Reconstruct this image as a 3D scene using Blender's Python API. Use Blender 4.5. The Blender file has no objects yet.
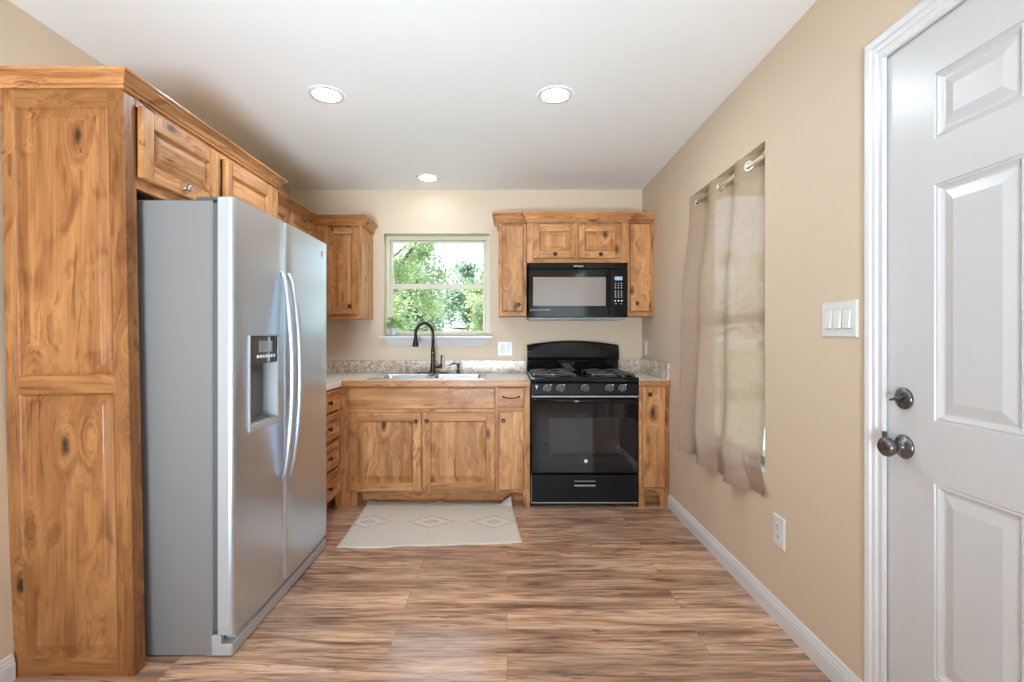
import bpy, math, random
from mathutils import Vector, Matrix
random.seed(7)
PI = math.pi
S = bpy.context.scene
COL = S.collection
V = Vector

# ------------------------------------------------------------------ camera, world, sun, exposure
cam_d = bpy.data.cameras.new('camera')
cam = bpy.data.objects.new('camera', cam_d); COL.objects.link(cam)
cam.location = (0, 0, 1.2); cam.rotation_euler = (PI/2, 0, 0)
cam_d.sensor_width = 36.0; cam_d.lens = 482.0/1024*36
cam_d.shift_x = 5.0/1024; cam_d.shift_y = -4.5/1024
cam_d.clip_start = 0.02; cam_d.clip_end = 300
S.camera = cam
S.view_settings.view_transform = 'Standard'; S.view_settings.look = 'None'
S.view_settings.exposure = 0.12; S.view_settings.gamma = 1.0
S.view_settings.use_curve_mapping = False
S.cycles.use_denoising = True
S.cycles.max_bounces = 9; S.cycles.diffuse_bounces = 6; S.cycles.glossy_bounces = 4
S.cycles.transparent_max_bounces = 24
S.cycles.caustics_reflective = False; S.cycles.caustics_refractive = False
S.cycles.sample_clamp_indirect = 6.0

world = bpy.data.worlds.new('sky'); S.world = world; world.use_nodes = True
wn = world.node_tree.nodes; wl = world.node_tree.links
bg = wn['Background']
sky = wn.new('ShaderNodeTexSky'); sky.sky_type = 'HOSEK_WILKIE'
sky.sun_direction = V((-0.55, -0.5, 0.67)).normalized(); sky.turbidity = 3.2; sky.ground_albedo = 0.35
skm = wn.new('ShaderNodeMixRGB'); skm.inputs[0].default_value = 0.45
skm.inputs[2].default_value = (0.85, 0.93, 1.0, 1)
wl.new(sky.outputs[0], skm.inputs[1]); wl.new(skm.outputs[0], bg.inputs[0])
bg.inputs[1].default_value = 4.2
sun_d = bpy.data.lights.new('sun', 'SUN'); sun_d.energy = 13.0; sun_d.angle = 0.01
sun_d.color = (1.0, 0.95, 0.86)
sun = bpy.data.objects.new('sun', sun_d); COL.objects.link(sun)
sun.rotation_euler = V((-0.55, -0.5, 0.67)).to_track_quat('Z', 'Y').to_euler()
def portal(name, loc, rot, sx, sy):
    l = bpy.data.lights.new(name, 'AREA'); l.shape = 'RECTANGLE'; l.size = sx; l.size_y = sy
    l.cycles.is_portal = True
    o = bpy.data.objects.new(name, l); COL.objects.link(o); o.location = loc; o.rotation_euler = rot
portal('portal_kitchen', (-0.6, 4.26, 1.64), (-PI/2, 0, 0), 0.9, 0.87)
portal('portal_side', (1.33, 2.57, 1.32), (0, PI/2, 0), 1.48, 0.87)
portal('portal_rear', (0.2, -4.13, 1.45), (PI/2, 0, 0), 4.2, 1.7)
def area(name, loc, rot, sx, sy, power, col=(0.76, 0.89, 1.0)):
    l = bpy.data.lights.new(name, 'AREA'); l.shape = 'RECTANGLE'; l.size = sx; l.size_y = sy; l.energy = power; l.color = col
    o = bpy.data.objects.new(name, l); COL.objects.link(o); o.location = loc; o.rotation_euler = rot
# daylight arriving through the two big living room windows
area('daylight_rear', (-1.05, -4.0, 1.45), (PI/2, 0, 0), 1.6, 1.6, 14)
area('daylight_rear', (1.45, -4.0, 1.45), (PI/2, 0, 0), 1.6, 1.6, 14)
# unseen soft fill light, added low behind the camera to brighten the kitchen ceiling
area('ceiling_fill', (-0.45, -1.7, 0.60), (PI/2+0.43, 0, 0), 1.0, 0.8, 56)
bpy.data.lights['ceiling_fill'].spread = math.radians(85)
CAN = 190.0        # radiance of the recessed lamps

# ------------------------------------------------------------------ materials
def new_mat(name):
    m = bpy.data.materials.new(name); m.use_nodes = True
    return m, m.node_tree.nodes, m.node_tree.links, m.node_tree.nodes['Principled BSDF']
def plain(name, col, rough=0.5, metal=0.0, spec=0.5, bump=0.0, bscale=200, coat=0.0):
    m, n, l, b = new_mat(name)
    b.inputs['Base Color'].default_value = (*col, 1); b.inputs['Roughness'].default_value = rough
    b.inputs['Metallic'].default_value = metal; b.inputs['Specular IOR Level'].default_value = spec
    b.inputs['Coat Weight'].default_value = coat; b.inputs['Coat Roughness'].default_value = 0.05
    # faint procedural unevenness
    tc = n.new('ShaderNodeNewGeometry'); no = n.new('ShaderNodeTexNoise')
    no.inputs['Scale'].default_value = bscale; no.inputs['Detail'].default_value = 3
    l.new(tc.outputs['Position'], no.inputs['Vector'])
    if bump:
        bp = n.new('ShaderNodeBump'); bp.inputs['Strength'].default_value = bump; bp.inputs['Distance'].default_value = 0.002
        l.new(no.outputs[0], bp.inputs['Height']); l.new(bp.outputs[0], b.inputs['Normal'])
    else:
        mr = n.new('ShaderNodeMapRange'); mr.inputs[3].default_value = max(0.02, rough-0.03); mr.inputs[4].default_value = rough+0.03
        l.new(no.outputs[0], mr.inputs[0]); l.new(mr.outputs[0], b.inputs['Roughness'])
    return m
def emis(name, col, st):
    m, n, l, b = new_mat(name)
    b.inputs['Base Color'].default_value = (*col, 1)
    b.inputs['Emission Color'].default_value = (*col, 1); b.inputs['Emission Strength'].default_value = st
    return m
def N(n, t, **k):
    x = n.new(t)
    for a, v in k.items(): setattr(x, a, v)
    return x
def math_(n, l, op, a, b=None, clamp=False):
    x = n.new('ShaderNodeMath'); x.operation = op; x.use_clamp = clamp
    for i, q in enumerate((a, b)):
        if q is None: continue
        if isinstance(q, (int, float)): x.inputs[i].default_value = q
        else: l.new(q, x.inputs[i])
    return x.outputs[0]
def ramp(n, l, src, stops, interp='LINEAR'):
    r = n.new('ShaderNodeValToRGB'); r.color_ramp.interpolation = interp
    e = r.color_ramp.elements
    while len(e) < len(stops): e.new(0.5)
    for i, (p, c) in enumerate(stops):
        e[i].position = p; e[i].color = (*c, 1) if len(c) == 3 else c
    l.new(src, r.inputs[0]); return r.outputs[0]
def mix(n, l, blend, fac, a, b):
    x = n.new('ShaderNodeMixRGB'); x.blend_type = blend
    for i, q in enumerate((fac, a, b)):
        if isinstance(q, (int, float)): x.inputs[i].default_value = q
        elif isinstance(q, tuple): x.inputs[i].default_value = (*q, 1)
        else: l.new(q, x.inputs[i])
    return x.outputs[0]

WOOD_L = (0.65, 0.335, 0.135); WOOD_D = (0.335, 0.138, 0.045)
def make_wood(axis, tint=None):
    m, n, l, b = new_mat('knotty_alder_'+axis+('_darkened' if tint else ''))
    geo = N(n, 'ShaderNodeNewGeometry'); at = N(n, 'ShaderNodeAttribute', attribute_name='seed'); oi = N(n, 'ShaderNodeObjectInfo')
    sd = math_(n, l, 'ADD', at.outputs['Fac'], math_(n, l, 'MULTIPLY', oi.outputs['Random'], 31.0))
    cx = N(n, 'ShaderNodeCombineXYZ')
    l.new(sd, cx.inputs[0]); l.new(math_(n, l, 'MULTIPLY', sd, 1.7), cx.inputs[1]); l.new(math_(n, l, 'MULTIPLY', sd, 0.6), cx.inputs[2])
    add = N(n, 'ShaderNodeVectorMath', operation='ADD'); l.new(geo.outputs['Position'], add.inputs[0]); l.new(cx.outputs[0], add.inputs[1])
    P = add.outputs[0]
    def scaled(across, along, src=P):
        mp = N(n, 'ShaderNodeMapping'); s = [across]*3; s['xyz'.index(axis)] = along
        mp.inputs['Scale'].default_value = s; l.new(src, mp.inputs['Vector']); return mp.outputs[0]
    # knots
    vo = N(n, 'ShaderNodeTexVoronoi'); vo.inputs['Scale'].default_value = 1.0; l.new(scaled(7.5, 3.4), vo.inputs['Vector'])
    wob = N(n, 'ShaderNodeTexNoise'); wob.inputs['Scale'].default_value = 16; l.new(P, wob.inputs['Vector'])
    d = math_(n, l, 'ADD', vo.outputs['Distance'], math_(n, l, 'MULTIPLY', math_(n, l, 'SUBTRACT', wob.outputs[0], 0.5), 0.16))
    sep = N(n, 'ShaderNodeSeparateColor'); l.new(vo.outputs['Color'], sep.inputs[0])
    pick = math_(n, l, 'GREATER_THAN', sep.outputs[0], 0.5)
    knot = math_(n, l, 'MULTIPLY', ramp(n, l, d, [(0.07, (1, 1, 1)), (0.12, (0.5, 0.5, 0.5)), (0.22, (0, 0, 0))]), pick)
    swirl = math_(n, l, 'MULTIPLY', ramp(n, l, d, [(0.0, (1, 1, 1)), (0.5, (0, 0, 0))], 'EASE'), 0.09)
    cx2 = N(n, 'ShaderNodeCombineXYZ')
    for i in range(3): l.new(swirl, cx2.inputs[i])
    ad2 = N(n, 'ShaderNodeVectorMath', operation='ADD'); l.new(P, ad2.inputs[0]); l.new(cx2.outputs[0], ad2.inputs[1])
    Q = ad2.outputs[0]
    n1 = N(n, 'ShaderNodeTexNoise'); n1.inputs['Scale'].default_value = 1; n1.inputs['Detail'].default_value = 5; n1.inputs['Distortion'].default_value = 0.9
    l.new(scaled(11, 1.3, Q), n1.inputs['Vector'])
    n2 = N(n, 'ShaderNodeTexNoise'); n2.inputs['Scale'].default_value = 1; n2.inputs['Detail'].default_value = 4; n2.inputs['Distortion'].default_value = 0.4
    l.new(scaled(95, 4.5, Q), n2.inputs['Vector'])
    n3 = N(n, 'ShaderNodeTexNoise'); n3.inputs['Scale'].default_value = 1; n3.inputs['Detail'].default_value = 3; n3.inputs['Distortion'].default_value = 1.6
    l.new(scaled(26, 2.2, Q), n3.inputs['Vector'])
    base = ramp(n, l, n1.outputs[0], [(0.28, WOOD_D), (0.5, tuple(0.5*(a+c) for a, c in zip(WOOD_L, WOOD_D))), (0.68, WOOD_L)])
    tone = ramp(n, l, math_(n, l, 'FRACT', sd), [(0.0, (0.86, 0.84, 0.82)), (0.5, (1, 1, 1)), (1.0, (1.1, 1.1, 1.12))])
    base = mix(n, l, 'MULTIPLY', 1.0, base, tone)
    base = mix(n, l, 'MULTIPLY', 0.85, base, ramp(n, l, n2.outputs[0], [(0.3, (0.7, 0.62, 0.55)), (0.55, (1, 1, 1)), (1, (1.05, 1.05, 1.05))]))
    base = mix(n, l, 'MULTIPLY', 0.8, base, ramp(n, l, n3.outputs[0], [(0.29, (0.30, 0.2, 0.14)), (0.37, (1, 1, 1))]))
    n4 = N(n, 'ShaderNodeTexNoise'); n4.inputs['Scale'].default_value = 1; n4.inputs['Detail'].default_value = 4; n4.inputs['Distortion'].default_value = 2.2
    l.new(scaled(7, 3.2, Q), n4.inputs['Vector'])
    base = mix(n, l, 'MULTIPLY', 0.6, base, ramp(n, l, n4.outputs[0], [(0.55, (1, 1, 1)), (0.64, (0.66, 0.50, 0.40)), (0.70, (0.38, 0.25, 0.18))]))
    base = mix(n, l, 'MIX', math_(n, l, 'MULTIPLY', knot, 0.97), base, (0.055, 0.018, 0.007))
    if tint: base = mix(n, l, 'MULTIPLY', 1.0, base, tint)
    l.new(base, b.inputs['Base Color'])
    b.inputs['Roughness'].default_value = 0.46; b.inputs['Specular IOR Level'].default_value = 0.3
    b.inputs['Coat Weight'].default_value = 0.12; b.inputs['Coat Roughness'].default_value = 0.2
    bp = N(n, 'ShaderNodeBump'); bp.inputs['Strength'].default_value = 0.06; bp.inputs['Distance'].default_value = 0.002
    l.new(n2.outputs[0], bp.inputs['Height']); l.new(bp.outputs[0], b.inputs['Normal'])
    return m
WX, WY, WZ = make_wood('x'), make_wood('y'), make_wood('z')
PANEL_TINT = (0.66, 0.60, 0.53)
WOODP = [make_wood('z', PANEL_TINT), make_wood('x', PANEL_TINT), make_wood('y', PANEL_TINT)]     # redder end panel copy, also darkened to offset the stronger light on it
WOOD = [WZ, WX, WY]        # material slots: 0 vertical, 1 along x, 2 along y

def make_floor():
    m, n, l, b = new_mat('wood_plank_floor')
    geo = N(n, 'ShaderNodeNewGeometry')
    br = N(n, 'ShaderNodeTexBrick'); br.offset = 0.37; br.offset_frequency = 2
    br.inputs['Scale'].default_value = 1.0; br.inputs['Brick Width'].default_value = 1.22; br.inputs['Row Height'].default_value = 0.152
    br.inputs['Mortar Size'].default_value = 0.0012; br.inputs['Mortar Smooth'].default_value = 0.2
    br.inputs['Color1'].default_value = (0, 0, 0, 1); br.inputs['Color2'].default_value = (1, 1, 1, 1)
    br.inputs['Mortar'].default_value = (0.5, 0.5, 0.5, 1)
    l.new(geo.outputs['Position'], br.inputs['Vector'])
    sp = N(n, 'ShaderNodeSeparateColor'); l.new(br.outputs['Color'], sp.inputs[0])
    rnd = sp.outputs[0]
    cx = N(n, 'ShaderNodeCombineXYZ'); l.new(math_(n, l, 'MULTIPLY', rnd, 13.0), cx.inputs[0]); l.new(math_(n, l, 'MULTIPLY', rnd, 7.0), cx.inputs[2])
    ad = N(n, 'ShaderNodeVectorMath', operation='ADD'); l.new(geo.outputs['Position'], ad.inputs[0]); l.new(cx.outputs[0], ad.inputs[1])
    def noise(sx, sy, det, dist, sc=1):
        mp = N(n, 'ShaderNodeMapping'); mp.inputs['Scale'].default_value = (sx, sy, 1); l.new(ad.outputs[0], mp.inputs['Vector'])
        q = N(n, 'ShaderNodeTexNoise'); q.inputs['Scale'].default_value = sc; q.inputs['Detail'].default_value = det; q.inputs['Distortion'].default_value = dist
        l.new(mp.outputs[0], q.inputs['Vector']); return q.outputs[0]
    a = noise(1.6, 13, 7, 1.0); f = noise(6, 90, 5, 0.5); k = noise(3.0, 30, 5, 1.8); g = noise(0.9, 4.0, 3, 0.6)
    c = ramp(n, l, a, [(0.30, (0.25, 0.125, 0.073)), (0.44, (0.50, 0.27, 0.16)), (0.58, (0.76, 0.46, 0.285)), (0.75, (0.88, 0.58, 0.38))])
    c = mix(n, l, 'MULTIPLY', 1.0, c, ramp(n, l, f, [(0.33, (0.50, 0.56, 0.52)), (0.55, (1, 1, 1)), (1, (1.08, 1.08, 1.08))]))
    c = mix(n, l, 'MULTIPLY', 0.75, c, ramp(n, l, k, [(0.33, (0.26, 0.20, 0.17)), (0.45, (1, 1, 1))]))
    c = mix(n, l, 'MIX', math_(n, l, 'MULTIPLY', ramp(n, l, g, [(0.4, (0, 0, 0)), (0.7, (1, 1, 1))]), 0.35), c, (0.42, 0.30, 0.235))
    c = mix(n, l, 'MULTIPLY', 1.0, c, ramp(n, l, rnd, [(0, (0.85, 0.86, 0.93)), (1, (1.08, 1.08, 1.15))]))
    mo = br.outputs['Fac']
    c = mix(n, l, 'MIX', math_(n, l, 'MULTIPLY', mo, 0.45), c, (0.16, 0.09, 0.06))
    l.new(c, b.inputs['Base Color'])
    l.new(ramp(n, l, f, [(0, (0.13, 0.13, 0.13)), (1, (0.23, 0.23, 0.23))]), b.inputs['Roughness'])
    b.inputs['Specular IOR Level'].default_value = 0.85
    bp = N(n, 'ShaderNodeBump'); bp.inputs['Strength'].default_value = 0.06; bp.inputs['Distance'].default_value = 0.002
    l.new(math_(n, l, 'SUBTRACT', f, mo), bp.inputs['Height']); l.new(bp.outputs[0], b.inputs['Normal'])
    return m
FLOOR = make_floor()

def make_granite(pale=0.0):
    m, n, l, b = new_mat('speckled_granite' if not pale else 'pale_counter_granite')
    geo = N(n, 'ShaderNodeNewGeometry')
    def no(sc, det, dist=0.0):
        q = N(n, 'ShaderNodeTexNoise'); q.inputs['Scale'].default_value = sc; q.inputs['Detail'].default_value = det; q.inputs['Distortion'].default_value = dist
        l.new(geo.outputs['Position'], q.inputs['Vector']); return q.outputs[0]
    vo = N(n, 'ShaderNodeTexVoronoi'); vo.inputs['Scale'].default_value = 75; l.new(geo.outputs['Position'], vo.inputs['Vector'])
    sp = N(n, 'ShaderNodeSeparateColor'); l.new(vo.outputs['Color'], sp.inputs[0])
    c = ramp(n, l, no(30, 4, 0.8), [(0.3, (0.44, 0.32, 0.22)), (0.45, (0.66, 0.55, 0.43)), (0.6, (0.82, 0.76, 0.66))])
    c = mix(n, l, 'MULTIPLY', 0.8, c, ramp(n, l, sp.outputs[0], [(0.0, (0.4, 0.32, 0.28)), (0.2, (0.78, 0.72, 0.66)), (0.32, (1, 1, 1))], 'LINEAR'))
    c = mix(n, l, 'MIX', math_(n, l, 'MULTIPLY', ramp(n, l, no(9, 3, 0.5), [(0.5, (0, 0, 0)), (0.7, (1, 1, 1))]), 0.4), c, (0.85, 0.82, 0.76))
    if pale: c = mix(n, l, 'MIX', pale, c, (0.93, 0.90, 0.85))
    else: c = mix(n, l, 'MULTIPLY', 1.0, c, (0.82, 0.80, 0.78))
    l.new(c, b.inputs['Base Color']); b.inputs['Roughness'].default_value = 0.22
    return m
GRANITE = make_granite()
GRANTOP = make_granite(0.78)

def make_paint(name, col, bump=0.05, rough=0.6, bscale=90):
    m = plain(name, col, rough, bump=bump, bscale=bscale); return m
PAINT = make_paint('beige_wall_paint', (0.655, 0.53, 0.395), 0.10)
CEIL = make_paint('white_ceiling_paint', (0.88, 0.91, 0.915), 0.12, 0.8, 60)
TRIM = plain('white_semigloss_trim', (0.72, 0.725, 0.74), 0.32)
DOORW = plain('white_door_paint', (0.60, 0.605, 0.61), 0.3)
VINYL = plain('almond_window_vinyl', (0.60, 0.58, 0.45), 0.4)
PLATE = plain('white_plastic', (0.70, 0.70, 0.685), 0.3)
SLOT = plain('dark_slot', (0.05, 0.05, 0.05), 0.5)
BLACKG = plain('black_gloss_enamel', (0.006, 0.006, 0.007), 0.08, spec=0.4)
BLACKS = plain('black_satin_enamel', (0.010, 0.010, 0.011), 0.25, spec=0.15)
BLACKM = plain('black_cast_iron', (0.07, 0.07, 0.072), 0.2, spec=0.9)
BLACKGLASS = plain('black_glass', (0.006, 0.006, 0.007), 0.03, spec=0.45)
OVENWIN = plain('smoked_oven_glass', (0.022, 0.017, 0.015), 0.03, spec=0.5)
MWWIN = plain('microwave_window_mesh_glass', (0.25, 0.215, 0.185), 0.16)
BRONZE = plain('oil_rubbed_bronze', (0.045, 0.033, 0.03), 0.28, metal=0.75)
BRONZEHI = plain('worn_bronze_ring', (0.45, 0.28, 0.18), 0.3, metal=1.0)
PEWTER = plain('dark_pewter_door_hardware', (0.17, 0.17, 0.18), 0.22, metal=0.9)
KNOBM = plain('antique_knob_metal', (0.09, 0.055, 0.035), 0.25, metal=0.9)
KNOBN = plain('polished_knob_metal', (0.6, 0.57, 0.55), 0.15, metal=1.0)
NICKEL = plain('satin_nickel', (0.62, 0.60, 0.57), 0.3, metal=1.0)
BRASS = plain('pale_brass_rod', (0.80, 0.72, 0.52), 0.25, metal=0.6)
SINKM = plain('sink_stainless_steel', (0.72, 0.73, 0.75), 0.22, metal=1.0)
GREYP = plain('grey_textured_side_paint', (0.195, 0.19, 0.187), 0.38, bump=0.05, bscale=500)
GREYD = plain('dark_grey_plastic', (0.10, 0.10, 0.105), 0.4)
GREYL = plain('light_grey_plastic', (0.38, 0.385, 0.39), 0.35)
RECESS = plain('dispenser_recess_grey', (0.14, 0.145, 0.15), 0.35)
DISPDARK = plain('dispenser_dark_glass', (0.03, 0.03, 0.035), 0.12)
SCREEN = plain('display_grey_screen', (0.22, 0.24, 0.25), 0.15)
WHITEPR = plain('white_print', (0.75, 0.75, 0.76), 0.4)
LCD = emis('blue_lit_display', (0.25, 0.38, 0.48), 0.3)
LENS_SOFT = emis('lamp_lens_soft', (0.83, 0.92, 1.0), CAN*0.22)
LENS = emis('lamp_lens', (0.83, 0.92, 1.0), CAN)
SOIL = plain('potting_soil', (0.05, 0.03, 0.02), 0.9)
POTM = plain('pale_grey_ceramic', (0.55, 0.55, 0.60), 0.35)
LEAFP = plain('houseplant_leaf', (0.22, 0.38, 0.12), 0.5)
BARK = plain('tree_bark', (0.16, 0.12, 0.09), 0.9, bump=0.6, bscale=25)
CABLE = plain('black_cable', (0.015, 0.015, 0.015), 0.4)

def make_steel():
    m, n, l, b = new_mat('brushed_stainless_steel')
    geo = N(n, 'ShaderNodeNewGeometry'); mp = N(n, 'ShaderNodeMapping'); mp.inputs['Scale'].default_value = (4, 4, 900)
    l.new(geo.outputs['Position'], mp.inputs['Vector'])
    q = N(n, 'ShaderNodeTexNoise'); q.inputs['Scale'].default_value = 1; q.inputs['Detail'].default_value = 2; l.new(mp.outputs[0], q.inputs['Vector'])
    mr = N(n, 'ShaderNodeMapRange'); mr.inputs[3].default_value = 0.3; mr.inputs[4].default_value = 0.4; l.new(q.outputs[0], mr.inputs[0])
    l.new(mr.outputs[0], b.inputs['Roughness'])
    b.inputs['Base Color'].default_value = (0.67, 0.76, 0.87, 1); b.inputs['Metallic'].default_value = 1.0
    b.inputs['Anisotropic'].default_value = 0.5
    return m
STEEL = make_steel()

def make_glass():
    m, n, l, b = new_mat('window_glass'); n.remove(b)
    tr = N(n, 'ShaderNodeBsdfTransparent'); gl = N(n, 'ShaderNodeBsdfGlossy'); gl.inputs['Roughness'].default_value = 0.02
    tr.inputs[0].default_value = (0.94, 0.97, 0.96, 1)
    fr = N(n, 'ShaderNodeFresnel'); fr.inputs[0].default_value = 1.22
    gb = N(n, 'ShaderNodeNewGeometry'); ff = math_(n, l, 'MULTIPLY', fr.outputs[0], math_(n, l, 'SUBTRACT', 1.0, gb.outputs['Backfacing']))
    mx = N(n, 'ShaderNodeMixShader'); l.new(ff, mx.inputs[0]); l.new(tr.outputs[0], mx.inputs[1]); l.new(gl.outputs[0], mx.inputs[2])
    l.new(mx.outputs[0], n['Material Output'].inputs[0]); return m
GLASS = make_glass()

def make_cloth(name, col, transp, transl, weave=900, contrast=0.35):
    m, n, l, b = new_mat(name); n.remove(b)
    geo = N(n, 'ShaderNodeNewGeometry')
    def st(sc):
        mp = N(n, 'ShaderNodeMapping'); mp.inputs['Scale'].default_value = sc; l.new(geo.outputs['Position'], mp.inputs['Vector'])
        q = N(n, 'ShaderNodeTexNoise'); q.inputs['Scale'].default_value = 1; q.inputs['Detail'].default_value = 3; l.new(mp.outputs[0], q.inputs['Vector']); return q.outputs[0]
    w = math_(n, l, 'MULTIPLY', math_(n, l, 'ADD', st((12, 12, weave*0.4)), st((weave*0.4, weave*0.4, 10))), 0.5)
    cc = mix(n, l, 'MULTIPLY', contrast, col, ramp(n, l, w, [(0.35, (0.6, 0.6, 0.6)), (0.6, (1.1, 1.1, 1.1))]))
    df = N(n, 'ShaderNodeBsdfDiffuse'); tl = N(n, 'ShaderNodeBsdfTranslucent'); tp = N(n, 'ShaderNodeBsdfTransparent')
    l.new(cc, df.inputs[0]); l.new(cc, tl.inputs[0])
    m1 = N(n, 'ShaderNodeMixShader'); m1.inputs[0].default_value = transl; l.new(df.outputs[0], m1.inputs[1]); l.new(tl.outputs[0], m1.inputs[2])
    m2 = N(n, 'ShaderNodeMixShader'); m2.inputs[0].default_value = transp; l.new(m1.outputs[0], m2.inputs[1]); l.new(tp.outputs[0], m2.inputs[2])
    l.new(m2.outputs[0], n['Material Output'].inputs[0]); return m
CURT = make_cloth('sheer_taupe_fabric', (0.50, 0.37, 0.285), 0.08, 0.36)
CURTH = make_cloth('taupe_header_fabric', (0.44, 0.33, 0.225), 0.0, 0.15)

def make_leaf(name, c1, c2):
    m, n, l, b = new_mat(name); n.remove(b)
    geo = N(n, 'ShaderNodeNewGeometry'); q = N(n, 'ShaderNodeTexNoise'); q.inputs['Scale'].default_value = 1.3; q.inputs['Detail'].default_value = 4
    l.new(geo.outputs['Position'], q.inputs['Vector'])
    cc = ramp(n, l, q.outputs[0], [(0.35, c1), (0.65, c2)])
    df = N(n, 'ShaderNodeBsdfDiffuse'); tl = N(n, 'ShaderNodeBsdfTranslucent'); l.new(cc, df.inputs[0]); l.new(cc, tl.inputs[0])
    m1 = N(n, 'ShaderNodeMixShader'); m1.inputs[0].default_value = 0.45; l.new(df.outputs[0], m1.inputs[1]); l.new(tl.outputs[0], m1.inputs[2])
    l.new(m1.outputs[0], n['Material Output'].inputs[0]); return m
LEAF1 = make_leaf('broad_leaves', (0.36, 0.47, 0.28), (0.60, 0.68, 0.42))
LEAF2 = make_leaf('dark_leaves', (0.22, 0.32, 0.26), (0.38, 0.48, 0.34))
GRASS = plain('lawn_grass', (0.33, 0.36, 0.25), 0.9, bump=0.8, bscale=30)

def make_rug():
    m, n, l, b = new_mat('woven_cream_rug')
    tc = N(n, 'ShaderNodeTexCoord'); sp = N(n, 'ShaderNodeSeparateXYZ'); l.new(tc.outputs['Object'], sp.inputs[0])
    x = math_(n, l, 'ADD', sp.outputs[0], 10.0*0.405+0.2025+0.007); y = sp.outputs[1]
    fx = math_(n, l, 'ABSOLUTE', math_(n, l, 'SUBTRACT', math_(n, l, 'MULTIPLY', math_(n, l, 'FRACT', math_(n, l, 'DIVIDE', x, 0.405)), 0.405), 0.2025))
    fy = math_(n, l, 'ABSOLUTE', y)
    d = math_(n, l, 'ADD', math_(n, l, 'DIVIDE', fx, 0.2025), math_(n, l, 'DIVIDE', fy, 0.135))
    no = N(n, 'ShaderNodeTexNoise'); no.inputs['Scale'].default_value = 140; no.inputs['Detail'].default_value = 3; l.new(tc.outputs['Object'], no.inputs['Vector'])
    d2 = math_(n, l, 'ADD', d, math_(n, l, 'MULTIPLY', math_(n, l, 'SUBTRACT', no.outputs[0], 0.5), 0.12))
    c = ramp(n, l, d2, [(0.0, (0.66, 0.63, 0.585)), (0.13, (0.66, 0.63, 0.585)), (0.16, (0.56, 0.53, 0.49)), (0.27, (0.56, 0.53, 0.49)), (0.31, (0.74, 0.71, 0.665)),
                        (0.62, (0.74, 0.71, 0.665)), (0.66, (0.59, 0.555, 0.52)), (0.78, (0.59, 0.555, 0.52)), (0.83, (0.70, 0.665, 0.61))])
    # ramp runs to 1: d of 1.3 -> background
    dn = None
    c = mix(n, l, 'MULTIPLY', 0.45, c, ramp(n, l, no.outputs[0], [(0.35, (0.72, 0.7, 0.68)), (0.6, (1.06, 1.06, 1.06))]))
    c = mix(n, l, 'MULTIPLY', 1.0, c, (1.17, 1.15, 1.12))
    l.new(c, b.inputs['Base Color']); b.inputs['Roughness'].default_value = 0.95; b.inputs['Specular IOR Level'].default_value = 0.1
    wv = N(n, 'ShaderNodeTexWave'); wv.inputs['Scale'].default_value = 90; l.new(tc.outputs['Object'], wv.inputs['Vector'])
    bp = N(n, 'ShaderNodeBump'); bp.inputs['Strength'].default_value = 0.5; bp.inputs['Distance'].default_value = 0.003
    l.new(math_(n, l, 'ADD', no.outputs[0], wv.outputs['Fac']), bp.inputs['Height']); l.new(bp.outputs[0], b.inputs['Normal'])
    return m
RUG = make_rug()

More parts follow.
